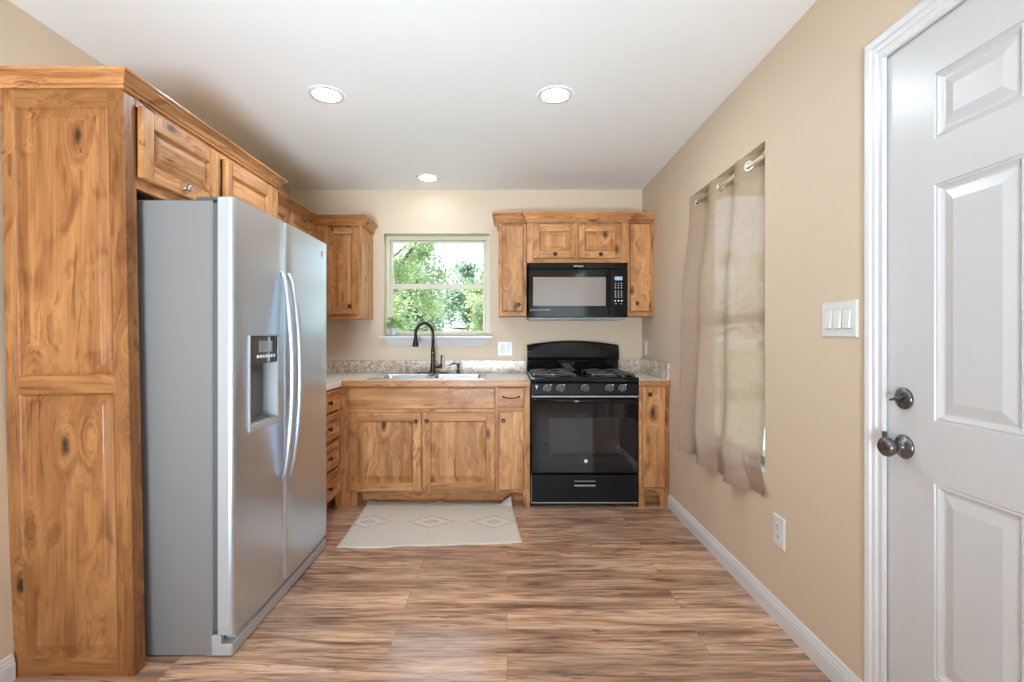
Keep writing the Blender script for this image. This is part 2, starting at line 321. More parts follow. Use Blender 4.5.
# ------------------------------------------------------------------ mesh builder
WORLD = {}      # object -> world position of its origin
class MB:
    def __init__(s, M=None):
        s.v = []; s.f = []; s.mi = []; s.sd = []; s.sm = []; s.M = M or Matrix(); s.seed = random.random()*20
    def reseed(s): s.seed = random.random()*20
    def add(s, vs, fs, m=0, smooth=False, keep=False):
        if not keep: s.reseed()
        o = len(s.v); s.v += [s.M @ V(p) for p in vs]
        for k in fs:
            s.f.append([o+i for i in k]); s.mi.append(m); s.sd.append(s.seed); s.sm.append(smooth)
    def box(s, x0, x1, y0, y1, z0, z1, m=0):
        x0, x1 = min(x0, x1), max(x0, x1); y0, y1 = min(y0, y1), max(y0, y1); z0, z1 = min(z0, z1), max(z0, z1)
        s.add([(x0, y0, z0), (x1, y0, z0), (x1, y1, z0), (x0, y1, z0), (x0, y0, z1), (x1, y0, z1), (x1, y1, z1), (x0, y1, z1)],
              [(0, 3, 2, 1), (4, 5, 6, 7), (0, 1, 5, 4), (1, 2, 6, 5), (2, 3, 7, 6), (3, 0, 4, 7)], m)
        return s
    def bbox(s, x0, x1, y0, y1, z0, z1, c=0.004, m=0):
        """box with chamfered edges (every edge), 24 vertices"""
        x0, x1 = min(x0, x1), max(x0, x1); y0, y1 = min(y0, y1), max(y0, y1); z0, z1 = min(z0, z1), max(z0, z1)
        L = (x0, y0, z0); H = (x1, y1, z1); vs = []; idx = {}
        for cx in (0, 1):
            for cy in (0, 1):
                for cz in (0, 1):
                    for ax in range(3):
                        p = []
                        for a, b_ in enumerate((cx, cy, cz)):
                            q = H[a] if b_ else L[a]
                            if a != ax: q += -c if b_ else c
                            p.append(q)
                        idx[(cx, cy, cz, ax)] = len(vs); vs.append(tuple(p))
        fs = []
        import itertools
        for ax in range(3):
            o = [a for a in range(3) if a != ax]
            for sd in (0, 1):
                q = []
                for (i, j) in ((0, 0), (1, 0), (1, 1), (0, 1)):
                    k = [0, 0, 0]; k[ax] = sd; k[o[0]] = i; k[o[1]] = j; q.append(idx[(*k, ax)])
                fs.append(q)
        for ax in range(3):
            o = [a for a in range(3) if a != ax]
            for i in (0, 1):
                for j in (0, 1):
                    k0 = [0, 0, 0]; k0[o[0]] = i; k0[o[1]] = j; k1 = list(k0); k1[ax] = 1
                    fs.append([idx[(*k0, o[0])], idx[(*k0, o[1])], idx[(*k1, o[1])], idx[(*k1, o[0])]])
        for k in itertools.product((0, 1), repeat=3): fs.append([idx[(*k, a)] for a in range(3)])
        # orient outward
        C = V([(a+b_)/2 for a, b_ in zip(L, H)])
        out = []
        for f in fs:
            a, b_, d = (V(vs[f[i]]) for i in range(3)); nn = (b_-a).cross(d-a)
            out.append(f if nn.dot((a+b_+d)/3-C) > 0 else list(reversed(f)))
        s.add(vs, out, m); return s
    def loops(s, rings, m=0, cap0=False, cap1=True, smooth=False, closed=True, mats=None):
        n = len(rings[0]); vs = [p for r in rings for p in r]; s.reseed()
        for i in range(len(rings)-1):
            for j in range(n if closed else n-1):
                k = (j+1) % n
                f = (i*n+j, i*n+k, (i+1)*n+k, (i+1)*n+j)
                mm = mats[j] if mats else m
                s_f = f
                if i == 0 and j == 0: base = len(s.v); s.v += [s.M @ V(p) for p in vs]
                s.f.append([base+q for q in s_f]); s.mi.append(mm); s.sd.append(s.seed); s.sm.append(smooth)
        if cap0: s.f.append([base+q for q in reversed(range(n))]); s.mi.append(m); s.sd.append(s.seed); s.sm.append(False)
        if cap1: s.f.append([base+(len(rings)-1)*n+q for q in range(n)]); s.mi.append(m); s.sd.append(s.seed); s.sm.append(False)
        return s
    def lathe(s, prof, c=(0, 0, 0), axis='z', n=28, m=0, smooth=True, cap0=True, cap1=True):
        """prof [(r, h)]; axis may be x,y,z or a Vector"""
        ax = {'x': V((1, 0, 0)), 'y': V((0, 1, 0)), 'z': V((0, 0, 1))}[axis] if isinstance(axis, str) else V(axis).normalized()
        u = ax.orthogonal().normalized(); w = ax.cross(u); c = V(c)
        rings = [[c+ax*h+(u*math.cos(2*PI*k/n)+w*math.sin(2*PI*k/n))*r for k in range(n)] for r, h in prof]
        return s.loops(rings, m, cap0, cap1, smooth)
    def tube(s, pts, r, n=12, m=0, flat=1.0, up=None):
        pts = [V(p) for p in pts]; rr = r if isinstance(r, (list, tuple)) else [r]*len(pts); rings = []
        u = None
        for i, p in enumerate(pts):
            t = (pts[min(i+1, len(pts)-1)]-pts[max(i-1, 0)]).normalized()
            if up is not None: u = V(up)-t*t.dot(V(up)); u.normalize()
            elif u is None: u = t.orthogonal().normalized()
            else: u = (u-t*t.dot(u)).normalized()
            w = t.cross(u)
            rings.append([p+(u*math.cos(2*PI*k/n)+w*flat*math.sin(2*PI*k/n))*rr[i] for k in range(n)])
        return s.loops(rings, m, True, True, True)
    def sweep(s, path, Nn, prof, m=0, closed=False, mats=None):
        path = [V(p) for p in path]; Nn = V(Nn).normalized(); rings = []
        k = len(path)
        for i in range(k):
            ds = []
            if closed or i > 0: ds.append((path[i]-path[i-1]).normalized())
            if closed or i < k-1: ds.append((path[(i+1) % k]-path[i]).normalized())
            ps = [d.cross(Nn) for d in ds]
            mt = ps[0] if len(ps) == 1 else (ps[0]+ps[1])/(1+ps[0].dot(ps[1]))
            rings.append([path[i]+mt*a+Nn*b_ for a, b_ in prof])
        if closed: rings.append(rings[0])
        n = len(prof)
        for i in range(len(rings)-1):
            s.loops([rings[i], rings[i+1]], mats[i] if mats else m, (i == 0 and not closed), (i == len(rings)-2 and not closed))
        return s
    def slab(s, xs, ys, z0, z1, holes, m=0):
        """grid of cells (xs x ys) extruded z0..z1, 'holes' = set of (i,j) left out; only boundary faces"""
        nx, ny = len(xs)-1, len(ys)-1
        on = lambda i, j: 0 <= i < nx and 0 <= j < ny and (i, j) not in holes
        s.reseed()
        for i in range(nx):
            for j in range(ny):
                if not on(i, j): continue
                a, b_, c, d = xs[i], xs[i+1], ys[j], ys[j+1]
                vs = [(a, c, z0), (b_, c, z0), (b_, d, z0), (a, d, z0), (a, c, z1), (b_, c, z1), (b_, d, z1), (a, d, z1)]
                fs = [(0, 3, 2, 1), (4, 5, 6, 7)]
                if not on(i, j-1): fs.append((0, 1, 5, 4))
                if not on(i+1, j): fs.append((1, 2, 6, 5))
                if not on(i, j+1): fs.append((2, 3, 7, 6))
                if not on(i-1, j): fs.append((3, 0, 4, 7))
                s.add(vs, fs, m, keep=True)
        return s
    def build(s, name, mats, parent=None, bevel=0.0, origin=None, merge=False):
        if not isinstance(mats, (list, tuple)): mats = [mats]
        lo = V([min(p[i] for p in s.v) for i in range(3)]); hi = V([max(p[i] for p in s.v) for i in range(3)])
        c = V(origin) if origin is not None else V(((lo.x+hi.x)/2, (lo.y+hi.y)/2, lo.z))
        me = bpy.data.meshes.new(name); me.from_pydata([p-c for p in s.v], [], s.f)
        for mt in mats: me.materials.append(mt)
        for i, p in enumerate(me.polygons): p.material_index = min(s.mi[i], len(mats)-1); p.use_smooth = s.sm[i]
        a = me.attributes.new('seed', 'FLOAT', 'FACE'); a.data.foreach_set('value', s.sd)
        me.update()
        o = bpy.data.objects.new(name, me); COL.objects.link(o)
        if parent is not None: o.parent = parent; o.location = c-WORLD[parent]
        else: o.location = c
        WORLD[o] = c
        if bevel:
            b = o.modifiers.new('bevel', 'BEVEL'); b.width = bevel; b.segments = 2; b.limit_method = 'ANGLE'; b.angle_limit = math.radians(50)
        return o
def tag(o, label=None, cat=None, group=None, kind=None):
    if label: o['label'] = label
    if cat: o['category'] = cat
    if group: o['group'] = group
    if kind: o['kind'] = kind
    return o
def thing(name, loc, label, cat, group=None, kind=None):
    o = bpy.data.objects.new(name, None); COL.objects.link(o); o.location = loc; o.empty_display_size = 0.05
    WORLD[o] = V(loc); return tag(o, label, cat, group, kind)
def copy_tree(o, delta, parent=None):
    c = o.copy(); COL.objects.link(c)
    if parent is None: c.location = o.location+V(delta)
    else: c.parent = parent
    WORLD[c] = WORLD[o]+V(delta)
    for ch in list(o.children): copy_tree(ch, delta, c)
    return c

def Mface(x, y, z, face):
    """local frame: +x right along the face, -y out of the face"""
    a = {'-y': 0, '+x': PI/2, '-x': -PI/2}[face]
    return Matrix.Translation((x, y, z)) @ Matrix.Rotation(a, 4, 'Z')
def rect(x0, x1, z0, z1, y): return [(x0, y, z0), (x1, y, z0), (x1, y, z1), (x0, y, z1)]
def panel(mb, x0, x1, z0, z1, y0, stick=0.007, depth=0.012, gap=0.006, bev=0.03, field=0.002, mv=0, mh=0):
    """recess then raised field inside an opening, front at y0"""
    seq = [(0, 0), (stick*0.4, depth*0.25), (stick, depth), (stick+gap, depth), (stick+gap+bev, field), (stick+gap+bev+0.003, field-0.0015)]
    rings = [rect(x0+i, x1-i, z0+i, z1-i, y0+d) for i, d in seq]
    mats = [mh, mv, mh, mv]
    mb.loops(rings, mv, False, True, False, mats=mats)
def knob(parent, p, out, mat=KNOBM, r=0.0155):
    mb = MB(); o = V(out)
    mb.lathe([(0.009, 0), (0.009, 0.002), (0.0055, 0.004), (0.005, 0.012), (r*0.85, 0.016), (r, 0.020), (r*0.9, 0.025), (r*0.5, 0.028)], p, o, 20)
    return mb.build('knob', mat, parent)
OUT = {'-y': V((0, -1, 0)), '+x': V((1, 0, 0)), '-x': V((-1, 0, 0))}
def hgrain(face): return 1 if face == '-y' else 2
def raised_door(parent, x, y, z, w, h, face, stile=0.055, t=0.02, kn=None, name='door', kmat=KNOBM, rail=None, bev=0.03):
    """frame-and-panel cabinet door; x,y,z = world position of its bottom left corner on the cabinet face"""
    M = Mface(x, y, z, face); mb = MB(M); hg = hgrain(face); rail = rail or stile
    mb.bbox(0, stile, -t, 0, 0, h, 0.003, 0); mb.bbox(w-stile, w, -t, 0, 0, h, 0.003, 0)
    mb.bbox(stile-0.001, w-stile+0.001, -t+0.0005, 0, 0, rail, 0.0025, hg); mb.bbox(stile-0.001, w-stile+0.001, -t+0.0005, 0, h-rail, h, 0.0025, hg)
    mb.M = M
    panel(mb, stile, w-stile, rail, h-rail, -t+0.001, bev=min(bev, (h-2*rail)/2-0.022), mv=0 if h > w*0.7 else hg, mh=0 if h > w*0.7 else hg)
    o = mb.build(name, WOOD, parent)
    if kn: knob(o, M @ V((kn[0], -t, kn[1])), OUT[face], kmat)
    return o
def slab_door(parent, x, y, z, w, h, face, t=0.02, kn=None, name='door', horiz=False, c=0.007, kmat=KNOBM):
    M = Mface(x, y, z, face); mb = MB(M)
    g = hgrain(face) if horiz else 0
    rings = [rect(0, w, 0, h, 0), rect(0, w, 0, h, -t+c*0.6), rect(c*0.5, w-c*0.5, c*0.5, h-c*0.5, -t+c*0.15), rect(c, w-c, c, h-c, -t)]
    mb.loops(rings, g, True, True)
    o = mb.build(name, WOOD, parent)
    if kn: knob(o, M @ V((kn[0], -t, kn[1])), OUT[face], kmat)
    return o
CROWN = [(0, -0.075), (0.010, -0.075), (0.012, -0.069), (0.010, -0.063), (0.004, -0.061), (0.004, -0.057), (0.010, -0.055), (0.014, -0.046), (0.021, -0.033), (0.031, -0.022), (0.034, -0.021), (0.034, -0.016), (0.040, -0.014), (0.044, -0.008), (0.044, 0), (0, 0)]
def crown(parent, path, ztop, sc=1.0, vs=1.0, name='crown_moulding'):
    mb = MB(); P = [V((a, b, ztop)) for a, b in path]
    mats = []
    for i in range(len(P)-1):
        d = P[i+1]-P[i]; mats.append(1 if abs(d.x) > abs(d.y) else 2)
    mb.sweep(P, (0, 0, 1), [(a*sc, b*vs) for a, b in CROWN], mats=mats)
    return mb.build(name, WOOD, parent)

# ------------------------------------------------------------------ the room
XR, YB, ZC = 1.143, 4.08, 2.44
fl = MB().box(-3.3, 3.4, -4.2, 4.25, -0.1, 0).build('floor', FLOOR); tag(fl, kind='structure')
ce = MB().box(-3.3, 3.4, -4.2, 4.25, ZC, ZC+0.12).build('ceiling', CEIL); tag(ce, kind='structure')
# kitchen wall with its window opening
WX0, WX1, WZ0, WZ1 = -1.044, -0.152, 1.2, 2.071
mb = MB(Matrix.Translation((0, YB, 0)) @ Matrix.Rotation(PI/2, 4, 'X'))   # slab plane -> XZ, extruded toward -y*z
mb.slab([-3.3, WX0, WX1, XR+0.15], [0, WZ0, WZ1, ZC], -0.15, 0, {(1, 1)})
tag(mb.build('wall_back', PAINT), kind='structure')
# right wall: door opening and window opening
DY0, DY1, DZ = 0.57, 1.4626, 2.048
RY0, RY1, RZ0, RZ1 = 2.135, 3.0, 0.585, 2.068
Mr = Matrix(((0, 0, 1, 0), (1, 0, 0, 0), (0, 1, 0, 0), (0, 0, 0, 1)))     # (a,b,c)->(c,a,b): a=Y, b=Z, c=X
mb = MB(Mr); mb.slab([0.3, DY0, DY1, RY0, RY1, YB], [0, RZ0, DZ, RZ1, ZC], XR, XR+0.15, {(1, 0), (1, 1), (3, 1), (3, 2)})
tag(mb.build('wall_right', PAINT), kind='structure')
# left wall (a little out of plumb, as in the photo)
mb = MB(); mb.add([(-1.735, 0.3, 0), (-1.735, 4.08, 0), (-1.84, 4.08, ZC), (-1.84, 0.3, ZC), (-1.95, 0.3, 0), (-1.95, 4.08, 0), (-1.95, 4.08, ZC), (-1.95, 0.3, ZC)],
                  [(0, 1, 2, 3), (4, 7, 6, 5), (0, 4, 5, 1), (1, 5, 6, 2), (2, 6, 7, 3), (3, 7, 4, 0)])
tag(mb.build('wall_left', PAINT), kind='structure')
# the living room behind the camera
tag(MB().box(-3.3, -1.95, 0.3, 0.42, 0, ZC).build('wall_left_return', PAINT), kind='structure')
tag(MB().box(XR+0.15, 3.4, 0.3, 0.42, 0, ZC).build('wall_right_return', PAINT), kind='structure')
tag(MB().box(-3.3, -3.18, -4.2, 0.3, 0, ZC).build('wall_living_left', PAINT), kind='structure')
tag(MB().box(3.28, 3.4, -4.2, 0.3, 0, ZC).build('wall_living_right', PAINT), kind='structure')
mb = MB(Matrix.Translation((0, -4.08, 0)) @ Matrix.Rotation(PI/2, 4, 'X'))
mb.slab([-3.18, -1.9, -0.2, 0.6, 2.3, 3.28], [0, 0.6, 2.3, ZC], 0, 0.12, {(1, 1), (3, 1)})
tag(mb.build('wall_rear', PAINT), kind='structure')

# baseboards
BB = [(0, 0), (0.014, 0), (0.014, 0.058), (0.0115, 0.063), (0.0115, 0.071), (0.008, 0.077), (0.007, 0.086), (0.003, 0.092), (0, 0.092)]
mb = MB(); mb.sweep([(XR, 3.39, 0), (XR, 1.541, 0)], (0, 0, 1), [(a, b) for a, b in BB])
tag(mb.build('baseboard_right', TRIM), kind='structure')
mb = MB(); mb.sweep([(-1.735, 0.42, 0), (-1.735, 1.688, 0)], (0, 0, 1), [(a, b) for a, b in BB])
tag(mb.build('baseboard_left', TRIM), kind='structure')

# kitchen window
w1 = thing('window_1', (-0.6, 4.13, WZ0), None, None, kind='structure')
def window(root, M, w, h, t=0.055, mid=None, ft=0.05):
    """double hung window in local frame x 0..w, z 0..h, y 0 = room side of frame"""
    def B(name, mat, boxes, par):
        mb = MB(M)
        for q in boxes: mb.bbox(*q, 0.003)
        return mb.build(name, mat, par)
    mid = mid or h*0.47
    B('window_frame', VINYL, [(0, t*0.62, 0, ft, 0, h), (w-t*0.62, w, 0, ft, 0, h), (t*0.62, w-t*0.62, 0, ft, h-t*0.7, h), (t*0.62, w-t*0.62, 0, ft, 0, t*0.45)], root)
    up = B('upper_sash', VINYL, [(t*0.62, t, 0.026, 0.046, mid-0.01, h-t*0.7), (w-t, w-t*0.62, 0.026, 0.046, mid-0.01, h-t*0.7), (t, w-t, 0.026, 0.046, h-t, h-t*0.7), (t, w-t, 0.026, 0.046, mid+0.0, mid+0.035)], root)
    lo = B('lower_sash', VINYL, [(t*0.62, t*1.05, 0.004, 0.024, t*0.45, mid+0.03), (w-t*1.05, w-t*0.62, 0.004, 0.024, t*0.45, mid+0.03), (t, w-t, 0.004, 0.024, mid-0.015, mid+0.03), (t, w-t, 0.004, 0.024, t*0.45, t*0.8)], root)
    mb = MB(M); mb.box(t-0.003, w-t+0.003, 0.034, 0.038, mid+0.03, h-t+0.003); mb.build('glass_pane', GLASS, up)
    mb = MB(M); mb.box(t, w-t, 0.012, 0.016, t*0.75, mid-0.012); mb.build('glass_pane', GLASS, lo)
    mb = MB(M); mb.bbox(w*0.5-0.03, w*0.5+0.03, 0.0, 0.024, mid+0.03, mid+0.042, 0.003); mb.build('sash_lock', VINYL, lo)
window(w1, Matrix.Translation((WX0, 4.165, WZ0+0.004)), WX1-WX0, WZ1-WZ0-0.004, mid=0.42)
mb = MB(); mb.sweep([(WX0, YB-0.003, WZ0+0.006), (WX0, YB-0.003, WZ1), (WX1, YB-0.003, WZ1), (WX1, YB-0.003, WZ0+0.006)], (0, -1, 0),
                    [(0.0, 0), (0.0, 0.004), (-0.012, 0.004), (-0.012, 0.0)])
mb.build('corner_bead', VINYL, w1)
mb = MB(); mb.bbox(-1.066, -0.112, 3.995, 4.16, 1.186, 1.205, 0.005)
mb.loops([[(-1.045, 4.005, 1.187), (-0.135, 4.005, 1.187), (-0.135, 4.082, 1.187), (-1.045, 4.082, 1.187)],
          [(-1.03, 4.018, 1.172), (-0.15, 4.018, 1.172), (-0.15, 4.082, 1.172), (-1.03, 4.082, 1.172)],
          [(-0.985, 4.058, 1.126), (-0.19, 4.058, 1.126), (-0.19, 4.082, 1.126), (-0.985, 4.082, 1.126)],
          [(-0.98, 4.062, 1.119), (-0.195, 4.062, 1.119), (-0.195, 4.082, 1.119), (-0.98, 4.082, 1.119)]], cap0=True)
mb.build('window_sill', TRIM, w1)

# side window behind the curtain
w2 = thing('window_2', (1.26, 2.57, RZ0), None, None, kind='structure')
M2 = Matrix.Translation((1.215, RY1, RZ0)) @ Matrix.Rotation(-PI/2, 4, 'Z')
window(w2, M2, RY1-RY0, RZ1-RZ0)
mb = MB(); mb.bbox(1.146, 1.215, RY0-0.0, RY1, RZ0-0.0, RZ0+0.014, 0.004); mb.build('window_sill', TRIM, w2)
# rear windows
for k, (xa, xb) in enumerate(((-1.9, -0.2), (0.6, 2.3))):
    w = thing('window_%d' % (k+3), ((xa+xb)/2, -4.15, 0.6), None, None, kind='structure')
    Mw = Matrix.Translation((xb, -4.12, 0.6)) @ Matrix.Rotation(PI, 4, 'Z')
    window(w, Mw, xb-xa, 1.7)

# exterior door in the right wall
dr = thing('door_1', (XR, 1.0, 0), None, None, kind='structure')
XD = 1.147
Md = Mface(XD, DY1-0.003, 0.008, '-x'); mb = MB(Md @ Matrix.Rotation(PI/2, 4, 'X'))   # slab: a=x, b=z, extrude -> -y
W_, H_ = DY1-DY0-0.006, 2.034
px = [0.165, 0.393, 0.505, 0.725]; pz = [0.275, 0.798, 0.965, 1.600, 1.721, 1.897]
xs = [0, px[0], px[1], px[2], px[3], W_]; zs = [0, pz[0], pz[1], pz[2], pz[3], pz[4], pz[5], H_]
mb.slab(xs, zs, -0.04, 0, {(i, j) for i in (1, 3) for j in (1, 3, 5)})
mb.M = Md
for i in (0, 2):
    for j in (0, 2, 4):
        x0, x1, z0, z1 = px[i], px[i+1], pz[j], pz[j+1]
        seq = [(0, 0), (0.003, 0.004), (0.008, 0.0015), (0.014, 0.007), (0.020, 0.010), (0.024, 0.010), (0.052, 0.003), (0.054, 0.003)]
        mb.loops([rect(x0+a, x1-a, z0+a, z1-a, d) for a, d in seq], 0, False, True)
leaf = mb.build('door_leaf', DOORW, dr)
mb = MB(); yk, zk = 1.39, 0.882
def rose(mb, y, z, prof): mb.lathe(prof, (XD, y, z), (-1, 0, 0), 32)
rose(mb, yk, zk, [(0.034, 0), (0.034, 0.004), (0.030, 0.008), (0.018, 0.012), (0.0125, 0.016), (0.0115, 0.030), (0.016, 0.036), (0.0255, 0.042), (0.0285, 0.050), (0.0275, 0.058), (0.021, 0.064), (0.012, 0.066)])
mb.build('door_knob', PEWTER, leaf)
mb = MB(); zk2 = 1.021
rose(mb, yk, zk2, [(0.031, 0), (0.031, 0.006), (0.026, 0.010), (0.014, 0.013), (0.008, 0.014)])
mb.M = Matrix.Translation((XD-0.020, yk, zk2)) @ Matrix.Rotation(-0.35, 4, 'X')
mb.bbox(-0.016, 0.008, -0.017, 0.017, -0.0035, 0.0035, 0.003); mb.build('deadbolt', PEWTER, leaf)
mb = MB(); mb.box(XR+0.002, XR+0.15, DY1, DY1+0.018, 0, DZ); mb.box(XR+0.002, XR+0.15, DY0-0.018, DY0, 0, DZ); mb.box(XR+0.002, XR+0.15, DY0-0.018, DY1+0.018, DZ, DZ+0.018)
mb.box(XD+0.042, XD+0.06, DY1-0.014, DY1, 0, DZ); mb.box(XD+0.042, XD+0.06, DY0, DY0+0.014, 0, DZ); mb.box(XD+0.042, XD+0.06, DY0, DY1, DZ-0.014, DZ)
mb.build('door_jamb', TRIM, dr)
mb = MB(); mb.box(XR-0.014, XR+0.0, DY1-0.0125, DY1-0.0115, 0.85, 0.915); mb.build('strike_plate', PEWTER, dr)
CAS = [(0, 0), (0, 0.010), (0.004, 0.012), (0.007, 0.008), (0.010, 0.007), (0.022, 0.0075), (0.025, 0.012), (0.034, 0.013), (0.037, 0.0095), (0.041, 0.0165), (0.054, 0.018), (0.060, 0.016), (0.065, 0.010), (0.065, 0)]
mb = MB(); mb.sweep([(XR, DY0+0.012, 0), (XR, DY0+0.012, DZ-0.008), (XR, DY1-0.012, DZ-0.008), (XR, DY1-0.012, 0)][::-1], (-1, 0, 0), [(-a*1.2, b) for a, b in CAS])
cas = mb.build('trim_1', TRIM); tag(cas, kind='structure')

# ------------------------------------------------------------------ left run: tall refrigerator cabinet
EX, EY0, EY1 = -1.355, 1.70, 2.85
enc = thing('refrigerator_cabinet', (-1.6, 2.27, 0), 'tall knotty alder cabinet with panelled side, built around and above the refrigerator', 'cabinet')
# panelled side facing the camera (leans about a degree)
ml = Matrix.Translation((EX, EY0, 2.08)) @ Matrix.Rotation(-0.0195, 4, 'Y') @ Matrix.Translation((-EX, -EY0, -2.08))
mb = MB(ml); xl, xr = EX-0.435, EX; zt = 2.10
sl, sr = xl+0.048, xr-0.054
mb.bbox(xl, sl, EY0, EY0+0.02, 0.0, zt, 0.002, 0); mb.bbox(sr, xr, EY0, EY0+0.055, 0.0, zt, 0.002, 0)
for za, zb in ((0.0, 0.070), (1.002, 1.066), (2.018, zt)): mb.bbox(sl-0.001, sr+0.001, EY0+0.0005, EY0+0.02, za, zb, 0.0015, 1)
for za, zb in ((0.070, 1.002), (1.066, 2.018)): panel(mb, sl, sr, za, zb, EY0+0.001, stick=0.008, depth=0.010, gap=0.004, bev=0.028, field=0.003)
mb.box(xl, sr, EY0+0.02, EY0+0.04, 0.0, zt, 0)
tag(mb.build('side_panel', WOODP, enc), 'darker toned panelled side with knots')
CZ0 = 1.742
mb = MB(); mb.box(-1.80, EX-0.02, EY0+0.055, EY1-0.02, CZ0+0.01, 2.125, 0)
mb.box(-1.79, EX-0.05, EY1-0.02, EY1, 0, 2.125, 0)
mb.build('cabinet_box', WOOD, enc)
mb = MB()
mb.bbox(EX-0.02, EX, EY0+0.001, EY0+0.057, CZ0, 2.10, 0.0015, 0); mb.bbox(EX-0.02, EX, EY1-0.057, EY1, 0.0, 2.10, 0.0015, 0)
mb.bbox(EX-0.02, EX-0.0002, EY0+0.057, EY1-0.057, 2.04, 2.10, 0.0015, 2); mb.bbox(EX-0.02, EX-0.0002, EY0+0.057, EY1-0.057, CZ0, 1.79, 0.0015, 2)
mb.bbox(EX-0.02, EX-0.0003, 2.225, 2.28, 1.79, 2.04, 0.0015, 0)
mb.build('face_frame', WOOD, enc)
raised_door(enc, EX, 1.765, 1.783, 0.462, 0.262, '+x', stile=0.062, kn=(0.235, 0.032), kmat=KNOBN, bev=0.024)
raised_door(enc, EX, 2.288, 1.783, 0.462, 0.262, '+x', stile=0.062, kn=(0.235, 0.032), kmat=KNOBN, bev=0.024)
crown(enc, [(-1.80, EY0), (EX, EY0), (EX, EY1), (-1.455, EY1)], 2.131, 0.95, 0.78)
# loose cable end above the first door
mb = MB(); mb.tube([(EX+0.006, 1.77, 2.07), (EX+0.010, 1.775, 2.062), (EX+0.024, 1.785, 2.047), (EX+0.024, 1.80, 2.048), (EX+0.012, 1.84, 2.050), (EX+0.005, 1.875, 2.049)], 0.0028, 8)
tag(mb.build('cable', CABLE), 'short black cable end lying on top of the door above the refrigerator', 'cable')

# ------------------------------------------------------------------ upper cabinets
def carcass(parent, x0, x1, y0, y1, z0, z1, face, st=0.035, rt=0.04, rb=0.035, stl=None, strr=None, mid=None):
    """box behind a face frame; face plane at y0 ('-y') or x1 ('+x')"""
    mb = MB(); hg = hgrain(face)
    if face == '-y': mb.box(x0, x1, y0+0.019, y1, z0, z1, 0)
    else: mb.box(x0, x1-0.019, y0, y1, z0, z1, 0)
    mb.build('cabinet_box', WOOD, parent)
    w = (x1-x0) if face == '-y' else (y1-y0)
    M = Mface(x0, y0, z0, '-y') if face == '-y' else Mface(x1, y0, z0, '+x')
    mb = MB(M); h = z1-z0; a = stl or st; b = strr or st
    mb.bbox(0, a, 0, 0.02, 0, h, 0.001, 0); mb.bbox(w-b, w, 0, 0.02, 0, h, 0.001, 0)
    mb.bbox(a, w-b, 0.0004, 0.02, 0, rb, 0.001, hg); mb.bbox(a, w-b, 0.0004, 0.02, h-rt, h, 0.001, hg)
    for q in (mid or []): mb.bbox(q[0]-q[1]/2, q[0]+q[1]/2, 0.0004, 0.02, rb, h-rt, 0.001, 0)
    mb.build('face_frame', WOOD, parent)
UY = 3.75
lu = thing('upper_cabinet', (-1.66, 3.29, 1.344), 'shallow two-door wall cabinet on the left wall, between refrigerator cabinet and corner', 'cabinet')
carcass(lu, -1.805, -1.50, EY1+0.002, UY-0.002, 1.344, 2.13, '+x', mid=[(0.43, 0.04)])
raised_door(lu, -1.50, 2.875, 1.365, 0.40, 0.69, '+x', kn=(0.36, 0.05)); raised_door(lu, -1.50, 3.297, 1.365, 0.40, 0.69, '+x', kn=(0.04, 0.05))
crown(lu, [(-1.50, EY1+0.002), (-1.50, UY-0.042)], 2.137)
cu = thing('upper_cabinet', (-1.3, 3.9, 1.344), 'single-door knotty wall cabinet left of the kitchen window', 'cabinet')
carcass(cu, -1.80, -1.133, UY, YB-0.001, 1.344, 2.13, '-y', stl=0.41)
raised_door(cu, -1.387, UY, 1.372, 0.229, 0.668, '-y', stile=0.045, kn=(0.176, 0.062), bev=0.02)
crown(cu, [(-1.50, UY), (-1.133, UY), (-1.133, YB-0.002)], 2.137)
mb = MB(); mb.bbox(-1.5, -1.125, UY-0.008, UY+0.012, 1.336, 1.346, 0.002, 1); mb.build('light_rail', WOOD, cu)

nl = thing('upper_cabinet', (0.04, 3.9, 1.36), 'narrow slab-door wall cabinet left of the microwave', 'cabinet')
carcass(nl, -0.066, 0.152, UY, YB-0.001, 1.36, 2.145, '-y', st=0.03)
slab_door(nl, -0.036, UY, 1.396, 0.162, 0.664, '-y', kn=(0.125, 0.05))
crown(nl, [(-0.066, YB-0.002), (-0.066, UY), (0.152, UY)], 2.157, 1.1)
nr = thing('upper_cabinet', (1.04, 3.9, 1.36), 'narrow slab-door wall cabinet in the right corner beside the microwave', 'cabinet')
carcass(nr, 0.925, XR-0.001, UY, YB-0.001, 1.36, 2.145, '-y', st=0.03)
slab_door(nr, 0.957, UY, 1.396, 0.158, 0.676, '-y', kn=(0.045, 0.06))
crown(nr, [(0.925, UY), (XR-0.002, UY)], 2.157)
cc = thing('upper_cabinet', (0.54, 3.9, 1.764), 'short two-door wall cabinet directly above the black microwave', 'cabinet')
carcass(cc, 0.153, 0.924, 3.69, YB-0.001, 1.765, 2.13, '-y', rb=0.03, mid=[(0.383, 0.05)], st=0.05)
raised_door(cc, 0.203, 3.69, 1.798, 0.322, 0.258, '-y', stile=0.048, rail=0.055, kn=(0.163, 0.026), bev=0.02)
raised_door(cc, 0.548, 3.69, 1.798, 0.322, 0.258, '-y', stile=0.048, rail=0.055, kn=(0.163, 0.026), bev=0.02)
crown(cc, [(0.153, UY+0.02), (0.153, 3.69), (0.924, 3.69), (0.924, UY+0.02)], 2.147, 1.05)

